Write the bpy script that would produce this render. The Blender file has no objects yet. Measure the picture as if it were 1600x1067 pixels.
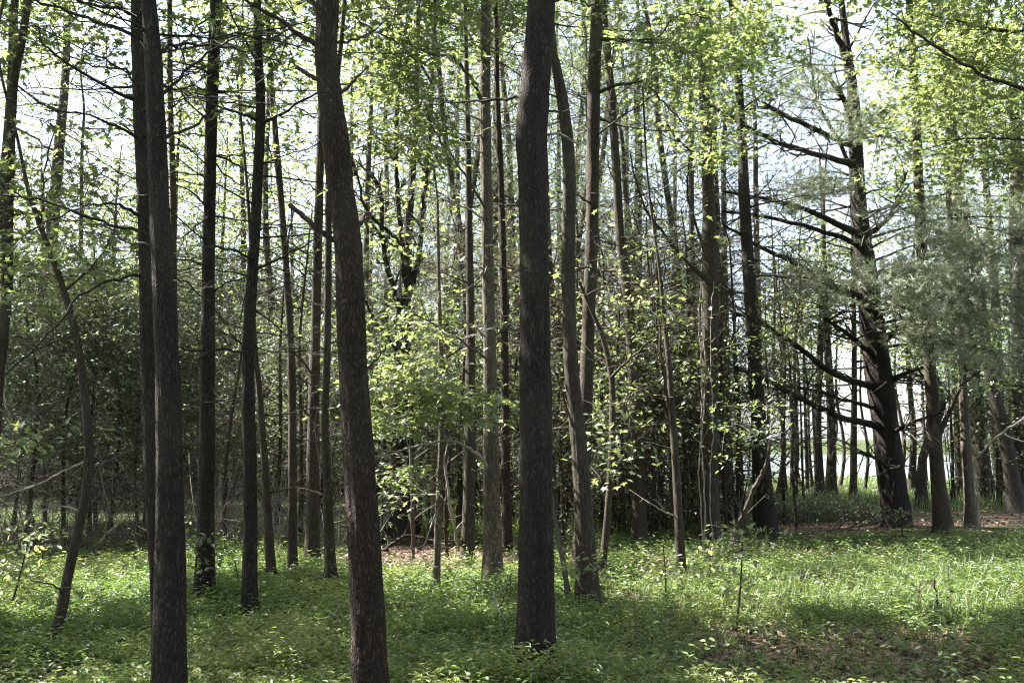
import bpy, math
import numpy as np
from mathutils import Vector

# ------------------------------------------------------------------ camera, sky, sun, exposure
R = math.radians
sc = bpy.context.scene
CAM_H = 1.6
PITCH = R(5.74)
cam_d = bpy.data.cameras.new('camera')
cam_d.lens = 35.0
cam_d.sensor_width = 36.0
cam_d.clip_start = 0.05
cam_d.clip_end = 4000.0
cam = bpy.data.objects.new('camera', cam_d)
sc.collection.objects.link(cam)
cam.location = (0, 0, CAM_H)
cam.rotation_euler = (R(90) + PITCH, 0, 0)
sc.camera = cam

SUN_EL, SUN_AZ = R(50), R(-67)          # azimuth measured from +Y towards +X
SDIR = np.array([math.sin(SUN_AZ) * math.cos(SUN_EL), math.cos(SUN_AZ) * math.cos(SUN_EL), math.sin(SUN_EL)])
world = bpy.data.worlds.new('World')
sc.world = world
world.use_nodes = True
wn = world.node_tree.nodes
wl = world.node_tree.links
sky = wn.new('ShaderNodeTexSky')
sky.sky_type = 'NISHITA'
sky.sun_disc = False
sky.sun_elevation = SUN_EL
sky.sun_rotation = SUN_AZ
sky.air_density = 1.0
sky.dust_density = 2.5
sky.ozone_density = 1.0
bg = wn['Background']
bg.inputs['Strength'].default_value = 0.08
veil = wn.new('ShaderNodeMixRGB')          # an even veil of thin white cloud over the whole sky
veil.inputs[0].default_value = 0.6
veil.inputs[2].default_value = (1.85, 1.9, 2.0, 1)
wl.new(sky.outputs['Color'], veil.inputs[1])
wl.new(veil.outputs[0], bg.inputs['Color'])

sun_d = bpy.data.lights.new('sun', 'SUN')
sun_d.energy = 5.0
sun_d.angle = R(0.5)
sun_d.color = (1.0, 0.95, 0.86)
sun = bpy.data.objects.new('sun', sun_d)
sc.collection.objects.link(sun)
sun.rotation_euler = Vector(SDIR).to_track_quat('Z', 'Y').to_euler()
sun.location = Vector(SDIR * 60)

vs = sc.view_settings
vs.view_transform = 'Standard'
vs.look = 'None'
vs.exposure = 3.1
vs.gamma = 1.0
vs.use_curve_mapping = False
cy = sc.cycles
cy.max_bounces = 7
cy.diffuse_bounces = 4
cy.glossy_bounces = 2
cy.transmission_bounces = 5
cy.transparent_max_bounces = 4
cy.volume_bounces = 1
cy.caustics_reflective = False
cy.caustics_refractive = False
cy.use_denoising = True
cy.use_adaptive_sampling = True
cy.adaptive_threshold = 0.015
cy.sample_clamp_indirect = 4.0
cy.filter_width = 1.15

# ------------------------------------------------------------------ helpers
rng = np.random.default_rng(11)
F = 1600 * 35.0 / 36.0
CP, SP = math.cos(PITCH), math.sin(PITCH)
COL = sc.collection


def P(u, v, d):
    """point of the place seen at picture position u, v (1600 x 1067) at distance d along Y"""
    x = (u - 800.0) / F
    yu = (533.5 - v) / F
    Y = CP - yu * SP
    Z = SP + yu * CP
    return np.array([x / Y * d, d, CAM_H + Z / Y * d])


def ground_d(v):
    yu = (533.5 - v) / F
    return -CAM_H / ((SP + yu * CP) / (CP - yu * SP))


def to_uv(p):
    p = np.asarray(p, float)
    y = p[..., 1]
    z = p[..., 2] - CAM_H
    fw = y * CP + z * SP
    up = -y * SP + z * CP
    return 800 + F * p[..., 0] / fw, 533.5 - F * up / fw


def hsh(ix, iy, iz, s):
    h = np.sin(ix * 127.1 + iy * 311.7 + iz * 74.7 + s * 53.3) * 43758.5453
    return h - np.floor(h)


def vnoise(p, s=0.0):
    p = np.asarray(p, float)
    i = np.floor(p)
    f = p - i
    f = f * f * (3 - 2 * f)
    o = 0
    for a in (0, 1):
        for b in (0, 1):
            for c in (0, 1):
                w = (f[..., 0] if a else 1 - f[..., 0]) * (f[..., 1] if b else 1 - f[..., 1]) * (f[..., 2] if c else 1 - f[..., 2])
                o = o + w * hsh(i[..., 0] + a, i[..., 1] + b, i[..., 2] + c, s)
    return o


def n2(x, y, s=0.0):
    return vnoise(np.stack([np.asarray(x, float), np.asarray(y, float), np.zeros_like(np.asarray(x, float)) + 0.37], -1), s)


def sstep(a, b, x):
    t = np.clip((x - a) / (b - a), 0, 1)
    return t * t * (3 - 2 * t)


def gz(x, y):
    """height of the forest floor"""
    x = np.asarray(x, float)
    y = np.asarray(y, float)
    z = 0.10 * (n2(x * .35, y * .35, 3) - .5) + 0.05 * (n2(x * 1.1, y * 1.1, 5) - .5)
    z = z * sstep(2, 6, y)
    drop = sstep(44, 66, y + 0.15 * x)
    right = sstep(-4, 5, x)
    return z - 3.6 * drop * right + 1.6 * sstep(28, 60, y) * (1 - right) - 0.4 * sstep(66, 200, y)


class Buf:
    def __init__(self):
        self.v, self.q, self.t, self.c, self.n = [], [], [], [], 0

    def add(self, V, quads=None, tris=None, tint=None):
        V = np.asarray(V, np.float32).reshape(-1, 3)
        self.v.append(V)
        if quads is not None and len(quads):
            self.q.append(np.asarray(quads, np.int64).reshape(-1, 4) + self.n)
        if tris is not None and len(tris):
            self.t.append(np.asarray(tris, np.int64).reshape(-1, 3) + self.n)
        if tint is None:
            tint = np.full(len(V), .5, np.float32)
        self.c.append(np.asarray(tint, np.float32).reshape(-1))
        self.n += len(V)

    def mesh(self, name, mat, origin=(0, 0, 0), smooth=False):
        V = np.concatenate(self.v) - np.asarray(origin, np.float32)
        q = np.concatenate(self.q) if self.q else np.zeros((0, 4), np.int64)
        t = np.concatenate(self.t) if self.t else np.zeros((0, 3), np.int64)
        me = bpy.data.meshes.new(name)
        me.vertices.add(len(V))
        me.vertices.foreach_set('co', V.astype(np.float32).ravel())
        nl = q.size + t.size
        me.loops.add(nl)
        me.loops.foreach_set('vertex_index', np.concatenate([q.ravel(), t.ravel()]).astype(np.int32))
        me.polygons.add(len(q) + len(t))
        st = np.concatenate([np.arange(len(q)) * 4, q.size + np.arange(len(t)) * 3]).astype(np.int32)
        me.polygons.foreach_set('loop_start', st)
        a = me.attributes.new('tint', 'FLOAT', 'POINT')
        a.data.foreach_set('value', np.concatenate(self.c).astype(np.float32))
        me.update(calc_edges=True)
        me.polygons.foreach_set('use_smooth', np.full(len(q) + len(t), smooth))
        me.materials.append(mat)
        return me


def link(name, me, parent=None, loc=None):
    o = bpy.data.objects.new(name, me)
    COL.objects.link(o)
    if parent is not None:
        o.parent = parent
    if loc is not None:
        o.location = Vector([float(c) for c in loc])
    return o


def thing(name, label, cat, loc, group=None):
    o = link(name, None, None, loc)
    o.empty_display_size = 0.2
    o['label'] = label
    o['category'] = cat
    if group:
        o['group'] = group
    return o


def part(name, buf, mat, root, smooth=False, stuff=False, under=None):
    """a mesh part of root; with under, a sub-part of that part"""
    if not buf.n:
        return None
    o = link(name, buf.mesh(name, mat, tuple(root.location), smooth), under or root)
    if stuff:
        o['kind'] = 'stuff'
    return o


def copy_tree(o, loc, rotz, scl, label=None):
    r = o.copy()
    COL.objects.link(r)
    r.location = Vector([float(c) for c in loc])
    r.rotation_euler = (0, 0, rotz)
    r.scale = (scl, scl, scl) if not isinstance(scl, tuple) else scl
    if label:
        r['label'] = label
    for ch in list(o.children):
        c = ch.copy()
        COL.objects.link(c)
        c.parent = r
        for g in list(ch.children):
            e = g.copy()
            COL.objects.link(e)
            e.parent = c
    return r


def tubes(buf, Pts, Rad, sides=3, tint=None):
    """many tubes at once: Pts (N,k,3), Rad (N,k)"""
    Pts = np.asarray(Pts, float)
    if not len(Pts):
        return
    N, k, _ = Pts.shape
    T = np.gradient(Pts, axis=1)
    T /= np.linalg.norm(T, axis=2, keepdims=True) + 1e-9
    ref = np.where(np.abs(T[:, :1, 2:3]) > .8, np.array([1., .13, 0]), np.array([.11, .07, 1.]))
    A = np.cross(T, np.broadcast_to(ref, T.shape))
    A /= np.linalg.norm(A, axis=2, keepdims=True) + 1e-9
    B = np.cross(T, A)
    th = np.arange(sides) / sides * 2 * math.pi
    V = Pts[:, :, None] + Rad[:, :, None, None] * (A[:, :, None] * np.cos(th)[:, None] + B[:, :, None] * np.sin(th)[:, None])
    idx = np.arange(N * k * sides).reshape(N, k, sides)
    a = idx[:, :-1]
    b = idx[:, 1:]
    q = np.stack([a, np.roll(a, -1, 2), np.roll(b, -1, 2), b], -1).reshape(-1, 4)
    tn = None
    if tint is not None:
        tn = np.repeat(np.broadcast_to(np.asarray(tint), (N,)), k * sides)
    buf.add(V.reshape(-1, 3), quads=q, tint=tn)


def catmull(pts, n):
    pts = np.asarray(pts, float)
    if len(pts) == 2:
        t = np.linspace(0, 1, n)[:, None]
        return pts[0] * (1 - t) + pts[1] * t
    Q = np.vstack([2 * pts[0] - pts[1], pts, 2 * pts[-1] - pts[-2]])
    s = np.linspace(0, len(pts) - 1 - 1e-6, n)
    i = s.astype(int)
    t = (s - i)[:, None]
    a, b, c, d = Q[i], Q[i + 1], Q[i + 2], Q[i + 3]
    return .5 * (2 * b + (c - a) * t + (2 * a - 5 * b + 4 * c - d) * t ** 2 + (3 * b - a - 3 * c + d) * t ** 3)


def unit(v):
    return v / (np.linalg.norm(v, axis=-1, keepdims=True) + 1e-9)


# leaf outlines: x along the midrib, y across, z up
LOBED = np.array([[.34, 0, .0], [0, 0, 0], [-.02, .30, .03], [.24, .17, .03], [.50, .50, .02], [.52, .17, .03], [1, 0, -.10],
                  [.52, -.17, .03], [.50, -.50, .02], [.24, -.17, .03], [-.02, -.30, .03]])
LOBED_T = np.array([[0, i, i + 1 if i < 10 else 1] for i in range(1, 11)])
OVAL = np.array([[0, 0, 0], [.30, .26, .05], [.66, .24, .03], [1, 0, -.08], [.66, -.24, .03], [.30, -.26, .05]])
OVAL_T = np.array([[0, 3, 1], [1, 3, 2], [0, 5, 3], [5, 4, 3]])
DIAM = np.array([[0, 0, 0], [.45, .30, .06], [1, 0, -.08], [.45, -.30, .06]])
DIAM_T = np.array([[0, 2, 1], [0, 3, 2]])
LANCE = np.array([[0, 0, 0], [.35, .10, .06], [1, 0, -.16], [.35, -.10, .06]])
LANCE_T = DIAM_T


def leaves(buf, pos, size, tmpl, tris, tilt=.5, dirs=None, tint=None, r=None, flat=None):
    """scatter leaves: normals near vertical with random tilt, pointing in random or given directions"""
    r = r or rng
    pos = np.asarray(pos, float)
    n = len(pos)
    if not n:
        return
    if dirs is None:
        a = r.uniform(0, 2 * math.pi, n)
        dirs = np.stack([np.cos(a), np.sin(a), r.normal(-.15, .35, n)], -1)
    X = unit(np.asarray(dirs, float))
    up = np.stack([r.normal(0, tilt, n), r.normal(0, tilt, n), np.ones(n)], -1)
    Y = unit(np.cross(up, X))
    Z = np.cross(X, Y)
    s = np.broadcast_to(np.asarray(size, float), (n,)) * r.uniform(.65, 1.2, n)
    M = np.stack([X, Y, Z], 1)
    V = pos[:, None] + s[:, None, None] * np.einsum('kj,nji->nki', tmpl, M)
    k = len(tmpl)
    T = (np.arange(n)[:, None, None] * k + tris[None]).reshape(-1, 3)
    if tint is None:
        tint = r.uniform(0, 1, n)
    buf.add(V.reshape(-1, 3), tris=T, tint=np.repeat(tint, k))


def tufts(buf, pos, dirs, length, width, per=8, r=None, spread=.7, tint=None):
    """needle tufts: per narrow needles fanned round dirs"""
    r = r or rng
    pos = np.asarray(pos, float)
    n = len(pos)
    if not n:
        return
    D = unit(np.repeat(np.asarray(dirs, float), per, 0) + r.normal(0, spread, (n * per, 3)))
    p = np.repeat(pos, per, 0) + r.normal(0, .015, (n * per, 3))
    W = unit(np.cross(D, r.normal(0, 1, (n * per, 3)))) * width * .5
    L = length * r.uniform(.7, 1.15, (n * per, 1))
    V = np.stack([p - W, p + W, p + D * L], 1).reshape(-1, 3)
    T = np.arange(n * per * 3).reshape(-1, 3)
    if tint is None:
        tint = r.uniform(0, 1, n)
    buf.add(V, tris=T, tint=np.repeat(tint, per * 3))


# ------------------------------------------------------------------ materials
def mat_new(name):
    m = bpy.data.materials.new(name)
    m.use_nodes = True
    nt = m.node_tree
    for n in list(nt.nodes):
        nt.nodes.remove(n)
    out = nt.nodes.new('ShaderNodeOutputMaterial')
    return m, nt, out


def ramp(nt, stops):
    r = nt.nodes.new('ShaderNodeValToRGB')
    e = r.color_ramp.elements
    e[0].position, e[0].color = stops[0][0], (*stops[0][1], 1)
    e[1].position, e[1].color = stops[-1][0], (*stops[-1][1], 1)
    for p, c in stops[1:-1]:
        x = e.new(p)
        x.color = (*c, 1)
    return r


def leaf_mat(name, cols, trans, tfac=.45, gloss=.05, rough=.55):
    """cols, trans: ramps of reflected and transmitted colour over each leaf's own tint"""
    m, nt, out = mat_new(name)
    N, L = nt.nodes, nt.links
    at = N.new('ShaderNodeAttribute')
    at.attribute_name = 'tint'
    a = ramp(nt, cols)
    b = ramp(nt, trans)
    L.new(at.outputs['Fac'], a.inputs[0])
    L.new(at.outputs['Fac'], b.inputs[0])
    d = N.new('ShaderNodeBsdfDiffuse')
    t = N.new('ShaderNodeBsdfTranslucent')
    g = N.new('ShaderNodeBsdfGlossy')
    g.inputs['Roughness'].default_value = rough
    g.inputs['Color'].default_value = (.9, .95, 1, 1)
    L.new(a.outputs[0], d.inputs['Color'])
    L.new(b.outputs[0], t.inputs['Color'])
    m1 = N.new('ShaderNodeMixShader')
    m1.inputs[0].default_value = tfac
    L.new(d.outputs[0], m1.inputs[1])
    L.new(t.outputs[0], m1.inputs[2])
    m2 = N.new('ShaderNodeMixShader')
    m2.inputs[0].default_value = gloss
    L.new(m1.outputs[0], m2.inputs[1])
    L.new(g.outputs[0], m2.inputs[2])
    L.new(m2.outputs[0], out.inputs[0])
    return m


def bark_mat(name, dark, mid, light, sx=9.0, sz=2.2, bump=.6, dist=.02, lichen=0.0):
    m, nt, out = mat_new(name)
    N, L = nt.nodes, nt.links
    tc = N.new('ShaderNodeTexCoord')
    mp = N.new('ShaderNodeMapping')
    mp.inputs['Scale'].default_value = (sx, sx, sz)
    L.new(tc.outputs['Object'], mp.inputs[0])
    wn_ = N.new('ShaderNodeTexNoise')
    wn_.inputs['Scale'].default_value = 1.1
    wn_.inputs['Detail'].default_value = 4
    L.new(mp.outputs[0], wn_.inputs['Vector'])
    wv = N.new('ShaderNodeVectorMath')
    wv.operation = 'MULTIPLY_ADD'
    wv.inputs[1].default_value = (1.5, 1.5, 1.2)
    L.new(wn_.outputs['Color'], wv.inputs[0])
    L.new(mp.outputs[0], wv.inputs[2])
    n1 = N.new('ShaderNodeTexNoise')
    n1.inputs['Scale'].default_value = 4.5
    n1.inputs['Detail'].default_value = 9
    n1.inputs['Roughness'].default_value = .72
    L.new(wv.outputs[0], n1.inputs['Vector'])
    vo = N.new('ShaderNodeTexVoronoi')
    vo.feature = 'DISTANCE_TO_EDGE'
    vo.inputs['Scale'].default_value = 6.5
    L.new(wv.outputs[0], vo.inputs['Vector'])
    mr = N.new('ShaderNodeMapRange')
    mr.inputs[1].default_value = .0
    mr.inputs[2].default_value = .28
    mr.inputs[3].default_value = .45
    L.new(vo.outputs['Distance'], mr.inputs[0])
    mul = N.new('ShaderNodeMath')
    mul.operation = 'MULTIPLY'
    L.new(mr.outputs[0], mul.inputs[0])
    L.new(n1.outputs[0], mul.inputs[1])
    cr = ramp(nt, [(.1, dark), (.36, mid), (.75, light)])
    L.new(mul.outputs[0], cr.inputs[0])
    n2_ = N.new('ShaderNodeTexNoise')
    n2_.inputs['Scale'].default_value = 1.3
    n2_.inputs['Detail'].default_value = 3
    L.new(tc.outputs['Object'], n2_.inputs['Vector'])
    lr = ramp(nt, [(.5, (0, 0, 0)), (.72, (1, 1, 1))])
    L.new(n2_.outputs[0], lr.inputs[0])
    mx = N.new('ShaderNodeMixRGB')
    mm = N.new('ShaderNodeMath')
    mm.operation = 'MULTIPLY'
    mm.inputs[1].default_value = lichen
    L.new(lr.outputs[0], mm.inputs[0])
    L.new(mm.outputs[0], mx.inputs[0])
    L.new(cr.outputs[0], mx.inputs[1])
    mx.inputs[2].default_value = (.11, .115, .085, 1)
    bs = N.new('ShaderNodeBsdfPrincipled')
    bs.inputs['Roughness'].default_value = .9
    bs.inputs['Specular IOR Level'].default_value = .25
    bp = N.new('ShaderNodeBump')
    bp.inputs['Strength'].default_value = bump
    bp.inputs['Distance'].default_value = dist
    L.new(mul.outputs[0], bp.inputs['Height'])
    L.new(bp.outputs[0], bs.inputs['Normal'])
    L.new(mx.outputs[0], bs.inputs['Base Color'])
    L.new(bs.outputs[0], out.inputs[0])
    return m


BARK = {
    'plated': bark_mat('bark_plated', (.006, .005, .0045), (.026, .0205, .018), (.095, .072, .063), 9, 2.6, 1.0, .035, .25),
    'red': bark_mat('bark_red_brown', (.0065, .0045, .004), (.031, .0205, .017), (.125, .078, .063), 8, 2.6, 1.0, .035, .15),
    'grey': bark_mat('bark_smooth_grey', (.026, .021, .017), (.075, .061, .048), (.21, .18, .145), 6, 2.4, .6, .012, .5),
    'brown': bark_mat('bark_brown', (.012, .0095, .0075), (.04, .031, .024), (.11, .088, .066), 8, 1.6, .7, .015, .35),
    'far': bark_mat('bark_far', (.016, .013, .011), (.045, .037, .031), (.10, .083, .072), 5, 1.2, .5, .02, .2),
}
M_TWIG = bark_mat('twig_bark', (.03, .026, .022), (.075, .062, .052), (.14, .12, .105), 12, 12, .2, .003)
M_DEAD = bark_mat('dead_wood', (.10, .088, .075), (.24, .215, .19), (.40, .37, .34), 10, 6, .35, .004)
M_LEAF = leaf_mat('maple_leaf', [(0, (.045, .075, .028)), (.6, (.085, .12, .045)), (1, (.16, .17, .075))],
                  [(0, (.14, .22, .055)), (.6, (.27, .34, .10)), (1, (.42, .43, .18))], .5, .06)
M_LEAF_D = leaf_mat('oak_leaf', [(0, (.04, .07, .025)), (.7, (.08, .115, .042)), (1, (.15, .16, .07))],
                    [(0, (.12, .21, .05)), (.7, (.24, .32, .09)), (1, (.38, .40, .15))], .45, .07)
M_NEEDLE = leaf_mat('pine_needle', [(0, (.06, .085, .045)), (.6, (.14, .17, .095)), (.9, (.24, .26, .165)), (1, (.26, .18, .12))],
                    [(0, (.08, .12, .055)), (.6, (.19, .23, .11)), (.9, (.29, .31, .18)), (1, (.25, .17, .10))], .35, .06, .55)
M_NEEDLE_B = leaf_mat('dead_needle', [(0, (.10, .055, .035)), (.5, (.19, .115, .08)), (1, (.30, .21, .16))],
                      [(0, (.10, .05, .03)), (1, (.24, .14, .08))], .3, .06)
M_CEDAR = leaf_mat('cedar_leaf', [(0, (.035, .055, .025)), (.6, (.075, .105, .045)), (1, (.15, .165, .085))],
                   [(0, (.08, .12, .035)), (.6, (.16, .22, .07)), (1, (.27, .30, .12))], .35, .08)
M_COVER = leaf_mat('ground_cover_leaf', [(0, (.045, .088, .022)), (.5, (.10, .155, .034)), (.85, (.185, .215, .055)), (1, (.31, .31, .12))],
                   [(0, (.08, .16, .035)), (.5, (.17, .26, .05)), (.85, (.28, .34, .09)), (1, (.38, .38, .15))], .42, .05, .5)
M_GRASS = leaf_mat('grass_blade', [(0, (.04, .085, .02)), (.6, (.09, .14, .03)), (1, (.24, .21, .10))],
                   [(0, (.09, .18, .025)), (.6, (.2, .28, .045)), (1, (.34, .3, .12))], .4, .06)
M_LITTER = leaf_mat('dry_litter', [(0, (.05, .03, .022)), (.5, (.14, .082, .055)), (.8, (.25, .16, .115)), (1, (.36, .27, .21))],
                    [(0, (.05, .03, .02)), (1, (.2, .11, .07))], .15, .05)


def ground_mat():
    m, nt, out = mat_new('forest_soil')
    N, L = nt.nodes, nt.links
    tc = N.new('ShaderNodeTexCoord')

    def noise(s, d, r=.6):
        n = N.new('ShaderNodeTexNoise')
        n.inputs['Scale'].default_value = s
        n.inputs['Detail'].default_value = d
        n.inputs['Roughness'].default_value = r
        L.new(tc.outputs['Object'], n.inputs['Vector'])
        return n
    fine = noise(38, 8, .75)
    c1 = ramp(nt, [(.3, (.035, .024, .018)), (.5, (.10, .066, .05)), (.72, (.22, .155, .12))])
    L.new(fine.outputs[0], c1.inputs[0])
    c2 = ramp(nt, [(.3, (.016, .022, .010)), (.55, (.04, .055, .02)), (.75, (.075, .09, .035))])
    L.new(fine.outputs[0], c2.inputs[0])
    at = N.new('ShaderNodeAttribute')
    at.attribute_name = 'tint'
    big = noise(1.2, 5, .6)
    ad = N.new('ShaderNodeMath')
    ad.operation = 'ADD'
    L.new(at.outputs['Fac'], ad.inputs[0])
    L.new(big.outputs[0], ad.inputs[1])
    rr = ramp(nt, [(.85, (0, 0, 0)), (1.0, (1, 1, 1))])
    sb = N.new('ShaderNodeMath')
    sb.operation = 'MULTIPLY'
    sb.inputs[1].default_value = .75
    L.new(ad.outputs[0], sb.inputs[0])
    rr.color_ramp.elements[0].position = .55
    rr.color_ramp.elements[1].position = .85
    L.new(sb.outputs[0], rr.inputs[0])
    mx = N.new('ShaderNodeMixRGB')
    L.new(rr.outputs[0], mx.inputs[0])
    L.new(c1.outputs[0], mx.inputs[1])
    L.new(c2.outputs[0], mx.inputs[2])
    bs = N.new('ShaderNodeBsdfPrincipled')
    bs.inputs['Roughness'].default_value = .95
    bs.inputs['Specular IOR Level'].default_value = .15
    bp = N.new('ShaderNodeBump')
    bp.inputs['Strength'].default_value = .8
    bp.inputs['Distance'].default_value = .03
    L.new(fine.outputs[0], bp.inputs['Height'])
    L.new(bp.outputs[0], bs.inputs['Normal'])
    L.new(mx.outputs[0], bs.inputs['Base Color'])
    L.new(bs.outputs[0], out.inputs[0])
    return m


def water_mat():
    m, nt, out = mat_new('lake_water')
    N, L = nt.nodes, nt.links
    bs = N.new('ShaderNodeBsdfPrincipled')
    bs.inputs['Base Color'].default_value = (.10, .13, .12, 1)
    bs.inputs['Roughness'].default_value = .16
    tc = N.new('ShaderNodeTexCoord')
    n = N.new('ShaderNodeTexNoise')
    n.inputs['Scale'].default_value = 1.5
    n.inputs['Detail'].default_value = 4
    L.new(tc.outputs['Object'], n.inputs['Vector'])
    bp = N.new('ShaderNodeBump')
    bp.inputs['Strength'].default_value = .15
    bp.inputs['Distance'].default_value = .1
    L.new(n.outputs[0], bp.inputs['Height'])
    L.new(bp.outputs[0], bs.inputs['Normal'])
    L.new(bs.outputs[0], out.inputs[0])
    return m


# ------------------------------------------------------------------ where the sun comes through the canopy
# (picture position on the ground, half width, half height in picture units) -> ellipses on the forest floor
LIT = []
LITALL = []      # the openings that are clear right down


def lit_ground(u, v, du, dv, keep=.06):
    d0 = ground_d(v)
    c = P(u, v, d0)
    ry = .5 * abs(ground_d(v - dv) - ground_d(v + dv))
    LIT.append((c[0], c[1], du * d0 / F, ry, keep))
    if keep <= .1:
        LITALL.append(LIT[-1])


def lit_point(u, v, d, r, keep=.1, clear=False):
    p = P(u, v, d)
    q = p - SDIR * (p[2] / SDIR[2])
    LIT.append((q[0], q[1], r, r, keep))
    if clear:
        LITALL.append(LIT[-1] + (p[2] + .3,))


def sun_keep(pos, r):
    """canopy openings: leaves that would shade the sunny spots are mostly missing"""
    q = pos - SDIR * (pos[:, 2:3] / SDIR[2])
    k = np.ones(len(pos))
    wob = .75 + .5 * n2(q[:, 0] * 1.7, q[:, 1] * 1.7, 9)
    for (x, y, rx, ry, kp) in LIT:
        e = ((q[:, 0] - x) / rx) ** 2 + ((q[:, 1] - y) / ry) ** 2
        k = np.where(e < wob ** 2, np.minimum(k, kp), k)
    return r.uniform(0, 1, len(pos)) < k


def sun_clear(pos, r):
    q = pos - SDIR * (pos[:, 2:3] / SDIR[2])
    k = np.ones(len(pos))
    for L in LITALL:
        e = ((q[:, 0] - L[0]) / L[2]) ** 2 + ((q[:, 1] - L[1]) / L[3]) ** 2
        k = np.where((e < 1.0) & (pos[:, 2] > (L[5] if len(L) > 5 else 2.0)), .04, k)
    return r.uniform(0, 1, len(pos)) < k


for (u_, v_, d_) in ((528, 300, 6.1), (540, 480, 6.1), (556, 720, 6.1), (565, 900, 6.1), (815, 60, 7.0), (808, 250, 7.0), (812, 420, 7.0), (812, 640, 7), (755, 120, 10.6), (757, 260, 10.6), (760, 400, 10.6), (762, 520, 10.6), (765, 640, 10.6), (765, 800, 10.6), (765, 880, 10.6),
                     (493, 400, 12.4), (490, 560, 12.4), (488, 700, 12.4), (885, 330, 9.6), (895, 600, 9.6), (1098, 500, 15), (1098, 700, 15), (1440, 380, 17.5), (1240, 220, 17), (600, 340, 15), (925, 300, 11.9)):
    lit_point(u_, v_, d_, .32, .03, True)
lit_ground(700, 908, 130, 32, .0)
lit_ground(660, 872, 140, 14, .05)
lit_ground(110, 940, 150, 40, .12)
lit_ground(1120, 925, 160, 40, .05)
lit_ground(1390, 940, 270, 30, .03)
lit_ground(1050, 880, 80, 16, .2)
lit_ground(1330, 1020, 240, 22, .35)
lit_ground(1560, 828, 70, 6, .1)
lit_ground(1290, 775, 120, 26, .0)
lit_ground(210, 800, 110, 14, .0)
lit_ground(350, 815, 60, 12, .2)
lit_ground(760, 832, 60, 12, .2)
lit_point(620, 150, 10.5, 1.2)
lit_point(640, 640, 10.3, .9)
lit_point(1080, 130, 13, 1.4)
lit_point(1500, 150, 12, 2.0)
lit_point(1480, 420, 16.5, 2.2, .05)
lit_point(960, 450, 10.5, 1.0, .25)
lit_point(985, 620, 14.6, 1.5, .1)
lit_point(1150, 640, 15, 1.5, .1)
lit_point(100, 520, 14, 2.0, .3)
lit_point(830, 150, 7, .5, .1)
lit_point(765, 400, 10.5, .5, .1)

# ------------------------------------------------------------------ setting: ground, lake
HEDGES = []


def green_amount(x, y):
    """0 = bare litter, 1 = lush cover; laid out over the forest floor"""
    p = np.stack([x, y, np.zeros_like(x)], -1)
    u, v = to_uv(p)
    g = np.ones_like(x)
    n = n2(x * .9, y * .9, 21)
    nf = n2(x * 2.6, y * 2.6, 22)

    def bare(u0, v0, du, dv, amt):
        e = ((u - u0) / du) ** 2 + ((v - v0) / dv) ** 2
        return amt * sstep(1.25, .55, np.sqrt(e) + .5 * (nf - .5))
    for a in ((1330, 1050, 340, 66, .92), (1500, 1010, 200, 40, .7), (1180, 1010, 120, 24, .4), (1000, 1060, 160, 30, .4), (660, 874, 180, 25, 1.0), (1030, 868, 90, 22, .6),
              (1420, 818, 330, 8, .8), (1560, 798, 110, 16, .7), (1270, 825, 120, 12, .6), (60, 1068, 130, 20, .7), (1450, 975, 200, 16, .35), (150, 845, 200, 16, .8),
              (450, 860, 120, 18, .5), (1130, 860, 140, 10, .5)):
        g = np.minimum(g, 1 - bare(*a))
    g = g * (.55 + .65 * sstep(.25, .6, n))
    g = g * np.where((u > 900) & (v > 900), .75 + .4 * (nf - .5), 1.0)
    return np.clip(g, 0, 1)


def build_ground():
    xs = np.concatenate([np.linspace(-300, -40, 16)[:-1], np.linspace(-40, 40, 121), np.linspace(40, 300, 16)[1:]])
    ys = np.concatenate([np.linspace(-60, 2, 14)[:-1], np.linspace(2, 24, 81), np.linspace(24, 72, 61)[1:], np.linspace(72, 160, 10)[1:]])
    X, Y = np.meshgrid(xs, ys)
    Z = gz(X, Y)
    V = np.stack([X, Y, Z], -1).reshape(-1, 3)
    nx, ny = len(xs), len(ys)
    i = np.arange(nx * ny).reshape(ny, nx)
    q = np.stack([i[:-1, :-1], i[:-1, 1:], i[1:, 1:], i[1:, :-1]], -1).reshape(-1, 4)
    b = Buf()
    yy = np.maximum(V[:, 1], 3.0)
    b.add(V, quads=q, tint=green_amount(V[:, 0], yy))
    o = link('ground', b.mesh('ground', ground_mat(), smooth=True))
    o['kind'] = 'structure'
    w = Buf()
    w.add([[-299, 48, -2.7], [299, 48, -2.7], [299, 420, -2.7], [-299, 420, -2.7]], quads=[[0, 1, 2, 3]])
    o = link('lake', w.mesh('lake', water_mat()))
    o['kind'] = 'structure'

    xs = np.linspace(-298, 298, 80)
    hs = Buf()
    prof = [(330, -3.2), (340, -2.4), (352, -1.4), (362, -.4), (385, .6), (419, 1.0)]
    V = np.array([[x, y, z + (1.2 * n2(np.array([x * .05]), np.array([y * .05]), 61)[0] + .9 * n2(np.array([x * .3]), np.array([y * .3]), 62)[0] if z > -1 else 0)] for y, z in prof for x in xs])
    i = np.arange(len(V)).reshape(len(prof), 80)
    hs.add(V, quads=np.stack([i[:-1, :-1], i[:-1, 1:], i[1:, 1:], i[1:, :-1]], -1).reshape(-1, 4), tint=np.ones(len(V)))
    o = link('hills', hs.mesh('hills', bpy.data.materials['forest_soil'], smooth=False))
    o['kind'] = 'structure'


build_ground()


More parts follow.
